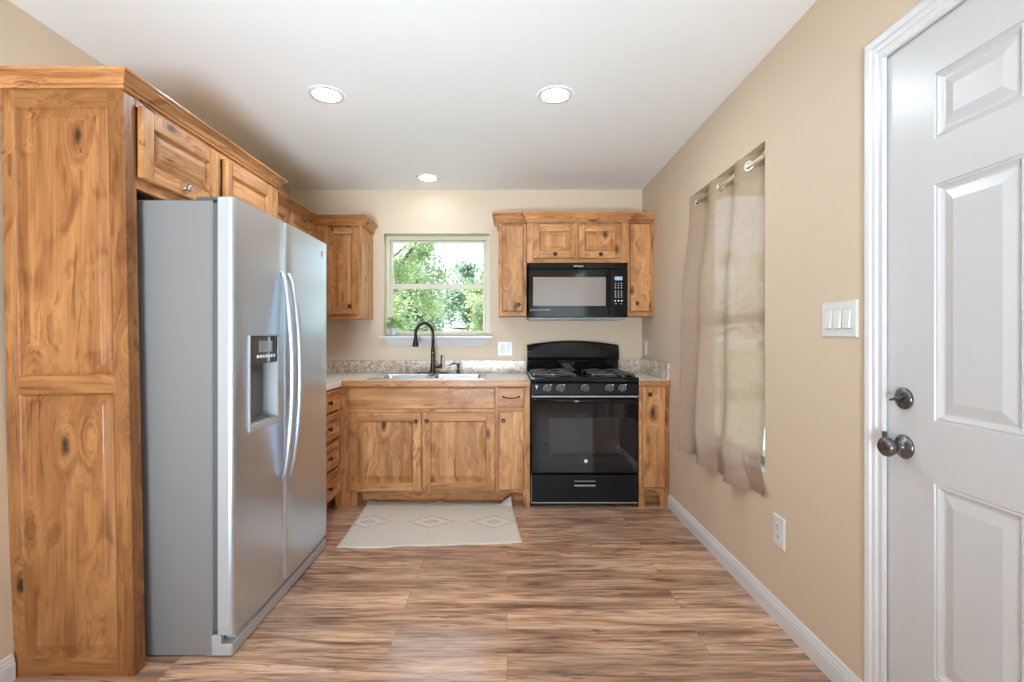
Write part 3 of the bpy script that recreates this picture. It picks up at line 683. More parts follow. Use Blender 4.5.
# ------------------------------------------------------------------ base cabinets
FY = 3.39; BX = -1.175; CT = 0.893; CB = 0.852
sb = thing('base_cabinet', (-0.6, 3.7, 0), 'wide two-door knotty base cabinet under the kitchen sink', 'cabinet')
mb = MB(); mb.box(BX, BX+0.02, FY+0.02, YB-0.001, 0.11, CB-0.002, 0); mb.box(-0.098, -0.078, FY+0.02, YB-0.001, 0.11, CB-0.002, 0); mb.box(BX+0.02, -0.098, YB-0.02, YB-0.001, 0.11, CB-0.002, 0); mb.box(BX+0.02, -0.098, FY+0.02, YB-0.02, 0.11, 0.13, 1); mb.box(BX+0.05, -0.078, 3.545, 3.56, 0.0, 0.11, 1); mb.build('cabinet_box', WOOD, sb)
mb = MB()
mb.bbox(BX, -1.105, FY, FY+0.02, 0.0, CB-0.002, 0.001, 0); mb.bbox(-0.100, -0.078, FY, FY+0.02, 0.105, CB-0.002, 0.001, 0)
for za, zb in ((0.105, 0.125), (0.66, 0.70), (0.83, CB-0.002)): mb.bbox(-1.105, -0.100, FY+0.0004, FY+0.02, za, zb, 0.001, 1)
mb.bbox(-0.62, -0.57, FY+0.0004, FY+0.02, 0.125, 0.66, 0.001, 0)
mb.bbox(-1.105, -1.06, FY+0.02, FY+0.15, 0.0, 0.11, 0.001, 0)
mb.build('face_frame', WOOD, sb)
slab_door(sb, -1.108, FY, 0.694, 1.022, 0.147, '-y', name='false_drawer_front', horiz=True)
raised_door(sb, -1.108, FY, 0.118, 0.507, 0.549, '-y', kn=(0.472, 0.492), stile=0.06)
raised_door(sb, -0.593, FY, 0.118, 0.507, 0.549, '-y', kn=(0.035, 0.492), stile=0.06)
nb = thing('base_cabinet', (0.04, 3.7, 0), 'narrow base cabinet with one drawer above a slab door, left of the range', 'cabinet')
mb = MB(); mb.box(-0.077, 0.160, FY+0.02, YB-0.001, 0.11, CB-0.002, 0); mb.box(-0.077, 0.12, 3.545, 3.56, 0.0, 0.11, 1); mb.build('cabinet_box', WOOD, nb)
mb = MB(); mb.bbox(-0.077, -0.060, FY, FY+0.02, 0.105, CB-0.002, 0.001, 0); mb.bbox(0.112, 0.161, FY, FY+0.02, 0.0, CB-0.002, 0.001, 0)
mb.bbox(0.115, 0.161, FY+0.02, FY+0.17, 0.0, 0.11, 0.001, 0)
for za, zb in ((0.105, 0.125), (0.665, 0.705), (0.83, CB-0.002)): mb.bbox(-0.06, 0.112, FY+0.0004, FY+0.02, za, zb, 0.001, 1)
mb.build('face_frame', WOOD, nb)
dw = slab_door(nb, -0.062, FY, 0.702, 0.181, 0.141, '-y', name='drawer', horiz=True)
mb = MB(); yy = FY-0.02
mb.tube([(-0.028, yy, 0.779), (-0.028, yy-0.014, 0.779), (-0.018, yy-0.021, 0.777), (0.005, yy-0.025, 0.772), (0.028, yy-0.025, 0.770), (0.052, yy-0.025, 0.772), (0.074, yy-0.021, 0.777), (0.084, yy-0.014, 0.779), (0.084, yy, 0.779)], 0.0042, 10)
mb.lathe([(0.008, 0), (0.006, 0.004)], (-0.028, yy, 0.779), (0, -1, 0), 14); mb.lathe([(0.008, 0), (0.006, 0.004)], (0.084, yy, 0.779), (0, -1, 0), 14)
mb.build('handle', KNOBM, dw)
slab_door(nb, -0.058, FY, 0.128, 0.176, 0.543, '-y', kn=(0.030, 0.485))
rb = thing('base_cabinet', (1.03, 3.7, 0), 'narrow slab-door base cabinet in the corner right of the range', 'cabinet')
mb = MB(); mb.box(0.928, XR-0.002, FY+0.02, YB-0.001, 0.11, CB-0.002, 0); mb.box(0.95, XR-0.03, 3.50, 3.52, 0.0, 0.11, 1); mb.build('cabinet_box', WOOD, rb)
mb = MB(); mb.bbox(0.928, 0.968, FY, FY+0.02, 0.0, CB-0.002, 0.001, 0); mb.bbox(1.105, XR-0.002, FY, FY+0.02, 0.0, CB-0.002, 0.001, 0)
for za, zb in ((0.115, 0.145), (0.81, CB-0.002)): mb.bbox(0.968, 1.105, FY+0.0004, FY+0.02, za, zb, 0.001, 1)
mb.build('face_frame', WOOD, rb)
slab_door(rb, 0.951, FY, 0.142, 0.158, 0.712, '-y', kn=(0.043, 0.655))
mb = MB()
pts = [(1.106, 0.0), (1.106, 0.116), (1.040, 0.116), (1.058, 0.098), (1.070, 0.072), (1.077, 0.045), (1.080, 0.0)]
mb.loops([[(a, FY+0.003, b) for a, b in reversed(pts)], [(a, FY+0.018, b) for a, b in reversed(pts)]], 0, True, True); mb.build('toe_bracket', WOOD, rb)
# drawer base on the left run
db = thing('base_cabinet', (-1.45, 3.1, 0), 'four-drawer base cabinet between the refrigerator and the corner', 'cabinet')
mb = MB(); mb.box(-1.72, BX-0.02, EY1+0.002, YB-0.001, 0.11, CB-0.002, 0); mb.box(-1.70, BX-0.07, EY1+0.002, FY+0.1, 0, 0.11, 2); mb.build('cabinet_box', WOOD, db)
mb = MB(); mb.bbox(BX-0.02, BX, EY1+0.002, EY1+0.035, 0.105, CB-0.002, 0.001, 0); mb.bbox(BX-0.02, BX, 3.345, FY-0.001, 0.0, CB-0.002, 0.001, 0)
for z in (0.105, 0.305, 0.50, 0.69, 0.826): mb.bbox(BX-0.02, BX-0.0004, EY1+0.035, 3.345, z, z+0.024, 0.001, 2)
mb.build('face_frame', WOOD, db)
o = slab_door(db, BX, 2.875, 0.702, 0.478, 0.135, '+x', name='drawer', horiz=True, kn=(0.24, 0.067))
for z, h in ((0.515, 0.17), (0.322, 0.17), (0.125, 0.175)):
    raised_door(db, BX, 2.875, z, 0.478, h, '+x', stile=0.045, rail=0.04, name='drawer', kn=(0.24, h/2), bev=0.015)

# ------------------------------------------------------------------ countertops
SX0, SX1, SY0, SY1 = -1.005, -0.165, 3.44, 3.955
ct = thing('countertop', (-0.7, 3.7, CB), 'L-shaped speckled granite countertop with wood front edge, holding the sink', 'countertop')
mb = MB(); xs = [-1.755, -1.155, SX0+0.02, SX1-0.02, 0.163]; ys = [EY1+0.002, 3.375, SY0+0.02, SY1-0.02, YB-0.001]
mb.slab(xs, ys, CB, CT, {(1, 0), (2, 0), (3, 0), (2, 2)}); mb.build('slab', GRANTOP, ct, bevel=0.003)
mb = MB(); mb.bbox(-1.153, 0.163, 3.352, 3.3745, CB, CT-0.0005, 0.004, 1); mb.build('wood_edge', WOOD, ct)
mb = MB(); mb.bbox(-1.755, 0.163, YB-0.022, YB-0.001, CT, CT+0.107, 0.003); mb.build('backsplash', GRANITE, ct)
ct2 = thing('countertop', (1.03, 3.7, CB), 'small granite countertop piece in the corner right of the range', 'countertop')
mb = MB(); mb.box(0.927, XR-0.001, 3.375, YB-0.001, CB, CT); mb.build('slab', GRANTOP, ct2, bevel=0.003)
mb = MB(); mb.bbox(0.927, XR-0.001, 3.352, 3.3745, CB, CT-0.0005, 0.004, 1); mb.build('wood_edge', WOOD, ct2)
mb = MB(); mb.bbox(0.927, XR-0.001, YB-0.022, YB-0.001, CT, CT+0.107, 0.003); mb.build('backsplash', GRANITE, ct2)
mb = MB(); mb.bbox(XR-0.022, XR-0.001, 3.375, YB-0.022, CT, CT+0.125, 0.003); mb.build('side_splash', GRANITE, ct2)

# ------------------------------------------------------------------ sink
sk = thing('kitchen_sink', (-0.585, 3.69, CT), 'double-bowl stainless drop-in sink set in the granite under the window', 'sink')
b1 = (SX0+0.035, -0.60, SY0+0.03, SY1-0.075); b2 = (-0.57, SX1-0.035, SY0+0.03, SY1-0.075)
mb = MB(); xs = [SX0, b1[0], b1[1], b2[0], b2[1], SX1]; ys = [SY0, b1[2], b1[3], SY1]
mb.slab(xs, ys, CT+0.0003, CT+0.007, {(1, 1), (3, 1)}); mb.build('rim', SINKM, sk, bevel=0.0025)
def rrect(x0, x1, y0, y1, z, r, n=5):
    out = []
    for cx, cy, a0 in ((x1-r, y0+r, -PI/2), (x1-r, y1-r, 0), (x0+r, y1-r, PI/2), (x0+r, y0+r, PI)):
        for k in range(n+1):
            a = a0+PI/2*k/n; out.append((cx+r*math.cos(a), cy+r*math.sin(a), z))
    return out
for bb in (b1, b2):
    mb = MB(); x0, x1, y0, y1 = bb
    mb.loops([rrect(x0-0.002, x1+0.002, y0-0.002, y1+0.002, CT+0.006, 0.03), rrect(x0+0.004, x1-0.004, y0+0.004, y1-0.004, CT-0.004, 0.04), rrect(x0+0.012, x1-0.012, y0+0.012, y1-0.012, CT-0.14, 0.05), rrect(x0+0.04, x1-0.04, y0+0.04, y1-0.04, CT-0.17, 0.06)], 0, False, True, True)
    bo = mb.build('bowl', SINKM, sk)
    mb = MB(); mb.lathe([(0.045, 0), (0.045, 0.003), (0.03, 0.0035), (0.028, 0.001)], ((x0+x1)/2, (y0+y1)/2, CT-0.1699), 'z', 24); mb.build('drain', NICKEL, bo)

# ------------------------------------------------------------------ faucet and soap dispenser
FX, FYY = -0.603, 3.925; Z0 = CT+0.0075
fa = thing('kitchen_faucet', (FX, FYY, Z0), 'tall dark bronze gooseneck pull-down faucet standing behind the sink', 'faucet')
mb = MB(); mb.loops([[(FX+math.cos(a)*0.13*q, FYY+math.sin(a)*0.028*q, Z0+z) for a in [2*PI*k/40 for k in range(40)]] for q, z in ((1, 0), (1, 0.005), (0.97, 0.008))], 0, True, True, True)
mb.build('base_plate', BRONZE, fa)
mb = MB(); mb.lathe([(0.027, 0.007), (0.027, 0.014), (0.022, 0.02), (0.021, 0.05), (0.023, 0.06), (0.019, 0.085), (0.017, 0.11), (0.0165, 0.155), (0.018, 0.16), (0.0165, 0.165), (0.0150, 0.20), (0.0135, 0.21)], (FX, FYY, Z0), 'z', 24)
mb.build('body', BRONZE, fa)
for zz, rr in ((0.085, 0.0195), (0.163, 0.0185)):
    mb = MB(); mb.lathe([(rr-0.002, zz), (rr, zz+0.002), (rr-0.002, zz+0.005)], (FX, FYY, Z0), 'z', 24); mb.build('ring', BRONZEHI, fa)
dirv = V((-0.66, -0.75, 0)).normalized(); R = 0.088; zc = 1.318-R-0.012
pts = [V((FX, FYY, Z0+0.2)), V((FX, FYY, zc-0.03))]
for k in range(17):
    a = PI*k/16*1.03; pts.append(V((FX, FYY, zc))+dirv*(R-R*math.cos(a))+V((0, 0, R*math.sin(a))))
mb = MB(); mb.tube(pts, 0.0125, 16); mb.build('gooseneck', BRONZE, fa)
tip = pts[-1]; dn = (pts[-1]-pts[-2]).normalized()
mb = MB(); mb.lathe([(0.0135, -0.004), (0.0145, 0.0), (0.0145, 0.018), (0.016, 0.03), (0.0225, 0.068), (0.0245, 0.086), (0.021, 0.090)], tip, dn, 24); mb.build('spray_head', BRONZE, fa)
mb = MB(); mb.tube([(FX+0.015, FYY, Z0+0.052), (FX+0.055, FYY-0.012, Z0+0.052), (FX+0.062, FYY-0.013, Z0+0.054)], [0.010, 0.0095, 0.008], 14)
mb.lathe([(0.013, -0.012), (0.014, -0.006), (0.014, 0.006), (0.009, 0.016), (0.006, 0.03), (0.0055, 0.07), (0.008, 0.09), (0.006, 0.097)], (FX+0.064, FYY-0.013, Z0+0.052), V((0.10, -0.03, 1)), 18)
mb.build('lever_handle', BRONZE, fa)
SXX = -0.398
so = thing('soap_dispenser', (SXX, FYY, Z0), 'small dark bronze soap pump on the sink deck right of the faucet', 'soap dispenser')
mb = MB(); mb.lathe([(0.019, 0), (0.019, 0.006), (0.014, 0.010), (0.013, 0.03), (0.015, 0.034), (0.010, 0.038), (0.009, 0.055), (0.014, 0.06), (0.0145, 0.076), (0.008, 0.081)], (SXX, FYY, Z0), 'z', 22); mb.build('pump', BRONZE, so)
mb = MB(); mb.tube([(SXX, FYY, Z0+0.072), (SXX-0.02, FYY-0.01, Z0+0.080), (SXX-0.05, FYY-0.03, Z0+0.077), (SXX-0.068, FYY-0.045, Z0+0.064)], [0.0075, 0.007, 0.006, 0.005], 12); mb.build('spout', BRONZE, so)
mb = MB(); mb.lathe([(0.014, 0.032), (0.0158, 0.034), (0.014, 0.036)], (SXX, FYY, Z0), 'z', 20); mb.build('ring', BRONZEHI, so)

# ------------------------------------------------------------------ plant on the sill
pp = thing('potted_plant', (-0.965, 4.10, 1.205), 'tiny leafy green plant in a pale grey pot on the window sill', 'plant')
mb = MB(); PX, PY, PZ = -0.965, 4.10, 1.2055
mb.lathe([(0.022, 0), (0.026, 0.03), (0.030, 0.064), (0.031, 0.066), (0.028, 0.066), (0.027, 0.058)], (PX, PY, PZ), 'z', 24); mb.build('pot', POTM, pp)
mb = MB(); mb.lathe([(0.0265, 0.056), (0.015, 0.060)], (PX, PY, PZ), 'z', 20); mb.build('soil', SOIL, pp)
mb = MB()
for k in range(110):
    a = random.random()*2*PI; el = random.uniform(0.15, 1.45); L = random.uniform(0.03, 0.085)
    d = V((math.cos(a)*math.cos(el), math.sin(a)*math.cos(el)*0.6, math.sin(el)))
    p = V((PX, PY, PZ+0.06))+d*L; s_ = random.uniform(0.010, 0.017)
    t = d.cross(V((random.uniform(-1, 1), random.uniform(-1, 1), random.uniform(-1, 1)))).normalized(); u = (d+t.cross(d)*0.6).normalized()
    mb.add([p, p+u*s_+t*s_*0.6+d*0.003, p+u*s_*2.1, p+u*s_-t*s_*0.6+d*0.003], [(0, 1, 2, 3)])
    if k % 4 == 0: mb.tube([(PX, PY, PZ+0.055), V((PX, PY, PZ+0.055)).lerp(p, 0.6), p], 0.0009, 5)
mb.build('foliage', LEAFP, pp)

# ------------------------------------------------------------------ microwave
def text_mesh(name, body, size, M, mat, parent, ext=0.0006, align='CENTER'):
    c = bpy.data.curves.new(name, 'FONT'); c.body = body; c.size = size; c.extrude = ext; c.align_x = align; c.align_y = 'CENTER'
    t = bpy.data.objects.new(name+'_tmp', c); COL.objects.link(t)
    bpy.context.view_layer.update()
    me = bpy.data.meshes.new_from_object(t.evaluated_get(bpy.context.evaluated_depsgraph_get()))
    bpy.data.objects.remove(t); me.name = name
    wc = M.translation.copy(); R = M.copy(); R.translation = (0, 0, 0); me.transform(R)
    me.materials.clear(); me.materials.append(mat)
    o = bpy.data.objects.new(name, me); COL.objects.link(o); o.parent = parent; o.location = wc-WORLD[parent]; WORLD[o] = wc
    return o
mw = thing('microwave', (0.54, 3.88, 1.34), 'black over-the-range microwave mounted between the wall cabinets above the stove', 'microwave')
mx0, mx1, mz0, mz1, my = 0.163, 0.919, 1.345, 1.762, 3.667
mb = MB(); mb.bbox(mx0, mx1, my+0.035, YB-0.002, mz0, mz1, 0.004); mb.build('body', BLACKS, mw)
mb = MB(); mb.bbox(mx0+0.01, mx1-0.01, my+0.03, YB-0.06, mz0-0.014, mz0+0.002, 0.004); mb.build('underside_plate', GREYL, mw)
mb = MB(); mb.bbox(mx0, mx1, my+0.004, my+0.036, 1.717, mz1, 0.003)
for k in range(26): mb.box(mx0+0.03+k*0.027, mx0+0.05+k*0.027, my+0.0025, my+0.0045, 1.752, 1.756)
vg = mb.build('vent_strip', BLACKG, mw)
dx1 = 0.772
mb = MB(); mb.bbox(mx0, dx1, my, my+0.034, mz0+0.0, 1.715, 0.005); mdoor = mb.build('door', BLACKG, mw)
mb = MB(); mb.bbox(0.199, 0.752, my-0.0015, my+0.002, 1.433, 1.652, 0.001); mb.build('door_window', MWWIN, mdoor)
mb = MB(); mb.bbox(mx0+0.012, 0.33, my-0.002, my+0.001, 1.400, 1.405, 0.0008); mb.build('trim_line', GREYL, mdoor)
mb = MB(); mb.loops([[(x, y, z) for x, y in ((0.758, my+0.002), (0.758, my-0.026), (0.766, my-0.034), (0.786, my-0.026), (0.790, my+0.002))] for z in (1.415, 1.70)], 0, True, True); mb.build('handle', BLACKS, mdoor)
mb = MB(); mb.bbox(dx1+0.002, mx1, my, my+0.034, mz0, 1.715, 0.005); cp = mb.build('control_panel', BLACKG, mw)
mb = MB(); mb.bbox(0.818, 0.878, my-0.0012, my+0.001, 1.628, 1.656, 0.0006); mb.build('display', LCD, cp)
keys = [(x, z, 0.0045, 0.0025) for z in (1.605, 1.588, 1.57, 1.545, 1.53, 1.515, 1.50) for x in (0.825, 0.848, 0.871)]
keys += [(x, 1.472, 0.006, 0.005) for x in (0.823, 0.848, 0.873)]+[(x, 1.4495, 0.004, 0.0035) for x in (0.828, 0.868)]
for x, z, a, c in keys:
    mb = MB(); mb.box(x-a, x+a, my-0.001, my+0.001, z-c, z+c); mb.build('key_mark', WHITEPR, cp)
Mt = lambda x, y, z: Matrix.Translation((x, y, z)) @ Matrix.Rotation(PI/2, 4, 'X')
text_mesh('logo_lettering', 'Whirlpool', 0.0175, Mt(0.545, my+0.003, 1.736), WHITEPR, vg, 0.0008)

# ------------------------------------------------------------------ gas range
rg = thing('gas_range', (0.545, 3.7, 0), 'black freestanding gas range with cast iron grates and curved backguard', 'range')
gx0, gx1, gy = 0.168, 0.922, 3.372
mb = MB(); mb.bbox(gx0, gx1, gy+0.045, 4.04, 0.03, 0.862, 0.003); mb.box(gx0+0.02, gx1-0.02, gy+0.07, 4.0, 0.0, 0.03); mb.build('body', BLACKS, rg)
mb = MB()   # cooktop with raised rim and rounded front
prof = [(gy+0.006, 0.876), (gy-0.002, 0.884), (gy-0.002, 0.902), (gy+0.004, 0.912), (gy+0.014, 0.916), (gy+0.03, 0.914), (gy+0.045, 0.906), (3.93, 0.906), (3.95, 0.914), (3.99, 0.914), (3.99, 0.862), (gy+0.02, 0.862)]
mb.loops([[(gx0-0.001, a, b) for a, b in prof], [(gx1+0.001, a, b) for a, b in prof]], 0, True, True)
mb.bbox(gx0-0.001, gx0+0.025, gy+0.01, 3.98, 0.9, 0.915, 0.004); mb.bbox(gx1-0.025, gx1+0.001, gy+0.01, 3.98, 0.9, 0.915, 0.004)
mb.build('cooktop', BLACKG, rg)
mb = MB()   # slanted control panel
prof = [(gy+0.01, 0.792), (gy-0.006, 0.796), (gy+0.004, 0.870), (gy+0.02, 0.875), (gy+0.06, 0.875), (gy+0.06, 0.792)]
mb.loops([[(gx0, a, b) for a, b in prof], [(gx1, a, b) for a, b in prof]], 0, True, True); cpn = mb.build('control_panel', BLACKS, rg)
kn = None
for i, kx in enumerate((0.282, 0.375, 0.545, 0.717, 0.806)):
    mb = MB(); ax = V((0, -1, -0.13)); c = V((kx, gy-0.001, 0.838))
    mb.lathe([(0.0255, 0), (0.0255, 0.003), (0.021, 0.006), (0.019, 0.022), (0.0175, 0.024)], c, ax, 24)
    mb.M = Matrix.Translation(c+ax.normalized()*0.022) @ Matrix.Rotation(0.3*(i-2), 4, 'Y'); mb.bbox(-0.005, 0.005, -0.010, 0.002, -0.019, 0.019, 0.002)
    kb = mb.build('control_knob', BLACKM, cpn)
    mb = MB(); mb.lathe([(0.0262, 0.0004), (0.0272, 0.002), (0.0262, 0.0035)], c, ax, 24); mb.build('bezel', GREYL, kb)
for kx in (0.282, 0.375, 0.717, 0.806):
    mb = MB(); mb.box(kx+0.020, kx+0.030, gy-0.0025, gy+0.004, 0.858, 0.864); mb.build('burner_mark', WHITEPR, cpn)
mb = MB()
for (a, b, c, d) in ((0.200, 0.204, 0.851, 0.860), (0.210, 0.214, 0.851, 0.860), (0.200, 0.214, 0.846, 0.852), (0.205, 0.209, 0.832, 0.847)): mb.box(a, b, gy-0.004, gy+0.003, c, d)
mb.build('printed_symbol', WHITEPR, cpn)
mb = MB(); mb.bbox(gx0+0.002, gx1-0.002, gy, gy+0.045, 0.243, 0.785, 0.006); od = mb.build('oven_door', BLACKGLASS, rg)
mb = MB(); mb.bbox(0.292, 0.79, gy-0.0012, gy+0.002, 0.385, 0.632, 0.001); mb.build('door_window', OVENWIN, od)
mb = MB(); mb.tube([(gx0+0.02, gy-0.036, 0.752), (gx1-0.02, gy-0.036, 0.752)], 0.013, 16)
for kx in (gx0+0.035, gx1-0.035): mb.bbox(kx-0.014, kx+0.014, gy-0.036, gy+0.002, 0.74, 0.764, 0.003)
mb.build('handle', BLACKG, od)
mb = MB(); mb.bbox(gx0+0.004, gx1-0.004, gy-0.003, gy+0.004, 0.775, 0.785, 0.001); mb.build('door_trim', GREYL, od)
mb = MB(); mb.lathe([(0.0125, 0), (0.0125, 0.002), (0.010, 0.003)], (0.552, gy-0.0005, 0.328), (0, -1, 0), 28); mb.build('round_badge', WHITEPR, od)
mb = MB()
Mx = Matrix.Translation((0, gy+0.02, 0)) @ Matrix.Rotation(PI/2, 4, 'X')
mb.M = Mx; mb.slab([gx0+0.002, 0.470, 0.620, gx1-0.002], [0.036, 0.153, 0.188, 0.231], -0.0, 0.02, {(1, 1)}); mb.M = Matrix()
mb.box(gx0+0.01, gx1-0.01, gy+0.02, gy+0.045, 0.036, 0.231); sd = mb.build('storage_drawer', BLACKS, rg, bevel=0.002)
mb = MB(); mb.bbox(0.472, 0.618, gy-0.004, gy+0.012, 0.153, 0.160, 0.001); mb.bbox(0.470, 0.620, gy-0.003, gy+0.004, 0.186, 0.190, 0.001); mb.build('handle_lip', GREYL, sd)
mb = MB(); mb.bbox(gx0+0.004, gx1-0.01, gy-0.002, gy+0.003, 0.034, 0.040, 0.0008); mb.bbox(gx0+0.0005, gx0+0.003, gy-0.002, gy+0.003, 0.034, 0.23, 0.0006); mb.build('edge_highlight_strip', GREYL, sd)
# backguard
bgd = MB(); nX = 24; yb0, yb1 = 3.972, 4.045
def top(x): return 1.128+0.034*(1-((x-0.545)/0.377)**2)
rings = []
for i in range(nX+1):
    x = gx0-0.002+(gx1-gx0+0.004)*i/nX; zt = top(min(max(x, gx0), gx1))
    rings.append([(x, yb0+0.034, 0.905), (x, yb0+0.030, 1.004), (x, yb0+0.002, 1.012), (x, yb0-0.004, 1.03), (x, yb0+0.004, 1.075), (x, yb0+0.022, zt-0.012), (x, yb0+0.036, zt), (x, yb1, zt), (x, yb1, 0.905)])
bgd.loops(rings, 0, True, True, False); bgd.build('backguard', BLACKG, rg)
mb = MB(); mb.bbox(gx0+0.25, gx1-0.25, yb0-0.001, yb0+0.04, 0.998, 1.004, 0.001); mb.build('oven_vent', BLACKS, rg)
# burners and grates
for bx in (0.335, 0.755):
    for by in (3.52, 3.79):
        mb = MB(); mb.lathe([(0.052, 0), (0.050, 0.004), (0.040, 0.006), (0.038, 0.016), (0.030, 0.017), (0.030, 0.024), (0.024, 0.026)], (bx, by, 0.9062), 'z', 26); mb.build('burner', BLACKM, rg)
for bx in (0.335, 0.755):
    mb = MB(); r_ = 0.0055; zt = 0.937; x0, x1, y0, y1 = bx-0.145, bx+0.145, 3.415, 3.905
    def bar(p, q): mb.tube([p, q], r_, 8)
    for (p, q) in (((x0, y0), (x1, y0)), ((x1, y0), (x1, y1)), ((x1, y1), (x0, y1)), ((x0, y1), (x0, y0)), ((x0, 3.655), (x1, 3.655))): bar((*p, zt-0.008), (*q, zt-0.008))
    for by in (3.52, 3.79):
        for k in range(4):
            a = PI/4+k*PI/2; dxy = V((math.cos(a), math.sin(a), 0)); c = V((bx, by, zt))
            e = c+V((0.145*(1 if dxy.x > 0 else -1), (0.1 if dxy.y > 0 else -0.1), -0.008))
            mb.tube([c+dxy*0.03, c+dxy*0.09+V((0, 0, 0.003)), e], r_, 8)
        for sx in (-1, 1): mb.tube([(bx+sx*0.035, by, zt), (bx+sx*0.1, by, zt+0.003), (bx+sx*0.145, by, zt-0.008)], r_, 8)
    for qx in (x0, x1):
        for qy in (y0, 3.655, y1): mb.tube([(qx, qy, 0.906), (qx, qy, zt-0.008)], 0.006, 8)
    mb.build('burner_grate', BLACKM, rg)

# ------------------------------------------------------------------ refrigerator
fr = thing('refrigerator', (-1.4, 2.27, 0), 'stainless side-by-side refrigerator with water dispenser and grey side', 'refrigerator')
ry0, ry1, rx = 1.80, 2.745, -1.100
split = 2.205; dz0, dz1 = 0.085, 1.722
mb = MB(); mb.bbox(-1.72, rx, ry0, ry1, 0.006, 1.711, 0.005); mb.box(-1.70, rx-0.02, ry0+0.03, ry1-0.03, 0.0, 0.01); mb.build('body', GREYP, fr)
mb = MB(); mb.box(rx-0.001, rx+0.021, ry0+0.008, split-0.008, dz0+0.01, dz1-0.02); mb.box(rx-0.001, rx+0.021, split+0.008, ry1-0.008, dz0+0.01, dz1-0.02); mb.build('door_gasket', GREYD, fr)
def xf(y):    # door front curve, one shallow bow over both doors
    u = (y-(ry0+ry1)/2)/((ry1-ry0)/2); return -1.024+0.010*(1-u*u)
def fdoor(name, y0, y1, hole=None):
    mb = MB(); r = 0.014; xb = rx+0.020
    ys = [y0+r*(1-math.cos(t)) for t in (0, 0.5, 1.0)]+[]
    ys = [y0, y0+0.003, y0+0.008, y0+0.016]
    inner = []
    a = y0+0.016; b = y1-0.016
    cuts = [a+(b-a)*k/8 for k in range(1, 8)]
    if hole: cuts = sorted(set([c for c in cuts if all(abs(c-h) > 0.012 for h in hole[:2])]+list(hole[:2])))
    ys = ys+cuts+[y1-0.016, y1-0.008, y1-0.003, y1]
    def X(y):
        d = min(y-y0, y1-y)
        return xf(y)-(0.016*(1-math.sqrt(max(0, 1-(1-min(d, 0.016)/0.016)**2))) if d < 0.016 else 0)
    zs = [dz0, dz1] if not hole else [dz0, hole[2], hole[3], dz1]
    n = len(ys); vs = [(X(y), y, z) for z in zs for y in ys]; fs = []
    for j in range(len(zs)-1):
        for i in range(n-1):
            if hole and j == 1 and hole[0]-1e-6 <= ys[i] and ys[i+1] <= hole[1]+1e-6: continue
            fs.append((j*n+i, j*n+i+1, (j+1)*n+i+1, (j+1)*n+i))
    mb.add(vs, fs, 0, True)
    for z, flip in ((dz0, False), (dz1, True)):
        ring = [(X(y), y, z) for y in ys]+[(xb, y1, z), (xb, y0, z)]
        mb.add(ring, [tuple(range(len(ring))) if flip else tuple(reversed(range(len(ring))))], 0)
    mb.add([(xb, y0, dz0), (X(y0), y0, dz0), (X(y0), y0, dz1), (xb, y0, dz1)], [(0, 1, 2, 3)], 1)
    mb.add([(xb, y1, dz0), (X(y1), y1, dz0), (X(y1), y1, dz1), (xb, y1, dz1)], [(3, 2, 1, 0)])
    mb.add([(xb, y0, dz0), (xb, y1, dz0), (xb, y1, dz1), (xb, y0, dz1)], [(0, 3, 2, 1)])
    return mb.build(name, [STEEL, GREYL], fr)
hy0, hy1, hz0, hz1 = 1.905, 2.135, 0.826, 1.206
fd = fdoor('freezer_door', ry0, split-0.004, (hy0, hy1, hz0, hz1))
rd = fdoor('refrigerator_door', split+0.004, ry1)
# dispenser
mb = MB(); xo = xf(2.0); xi = xo-0.055
# recess walls (open toward +x)
mb.add([(xo, hy0, hz0), (xo, hy1, hz0), (xi, hy1-0.02, hz0+0.03), (xi, hy0+0.02, hz0+0.03), (xo, hy0, 1.09), (xo, hy1, 1.09), (xi, hy1-0.02, 1.09), (xi, hy0+0.02, 1.09)],
       [(0, 1, 2, 3), (1, 5, 6, 2), (3, 2, 6, 7), (0, 3, 7, 4), (4, 7, 6, 5)])
dsp = mb.build('dispenser_recess', RECESS, fd)
mb = MB(); mb.bbox(xi, xo+0.0015, hy0+0.002, hy1-0.002, 1.088, hz1-0.004, 0.002); dp = mb.build('dispenser_panel', DISPDARK, fd)
mb = MB(); mb.bbox(xo, xo+0.003, hy0+0.07, hy1-0.05, 1.135, 1.182, 0.0006); mb.build('screen', SCREEN, dp)
for k in range(7):
    mb = MB(); mb.box(xo+0.001, xo+0.003, hy0+0.052+k*0.023, hy0+0.067+k*0.023, 1.112, 1.124); mb.build('button', WHITEPR, dp)
mb = MB(); mb.bbox(xi+0.012, xi+0.030, hy0+0.045, hy0+0.085, 0.93, 1.06, 0.006); mb.build('paddle', GREYD, dsp)
mb = MB(); mb.bbox(xo-0.03, xo+0.004, hy0+0.002, hy1-0.002, hz0-0.004, hz0+0.022, 0.004); mb.build('drip_tray', GREYL, dsp)
mb = MB()   # frame round the dispenser
for (a, b, c, d) in ((hy0-0.005, hy0+0.002, hz0-0.006, hz1+0.004), (hy1-0.002, hy1+0.005, hz0-0.006, hz1+0.004), (hy0-0.005, hy1+0.005, hz1-0.003, hz1+0.004), (hy0-0.005, hy1+0.005, hz0-0.008, hz0-0.001)):
    mb.bbox(xo-0.004, xo+0.004, a, b, c, d, 0.001)
mb.build('dispenser_frame', GREYL, fd)
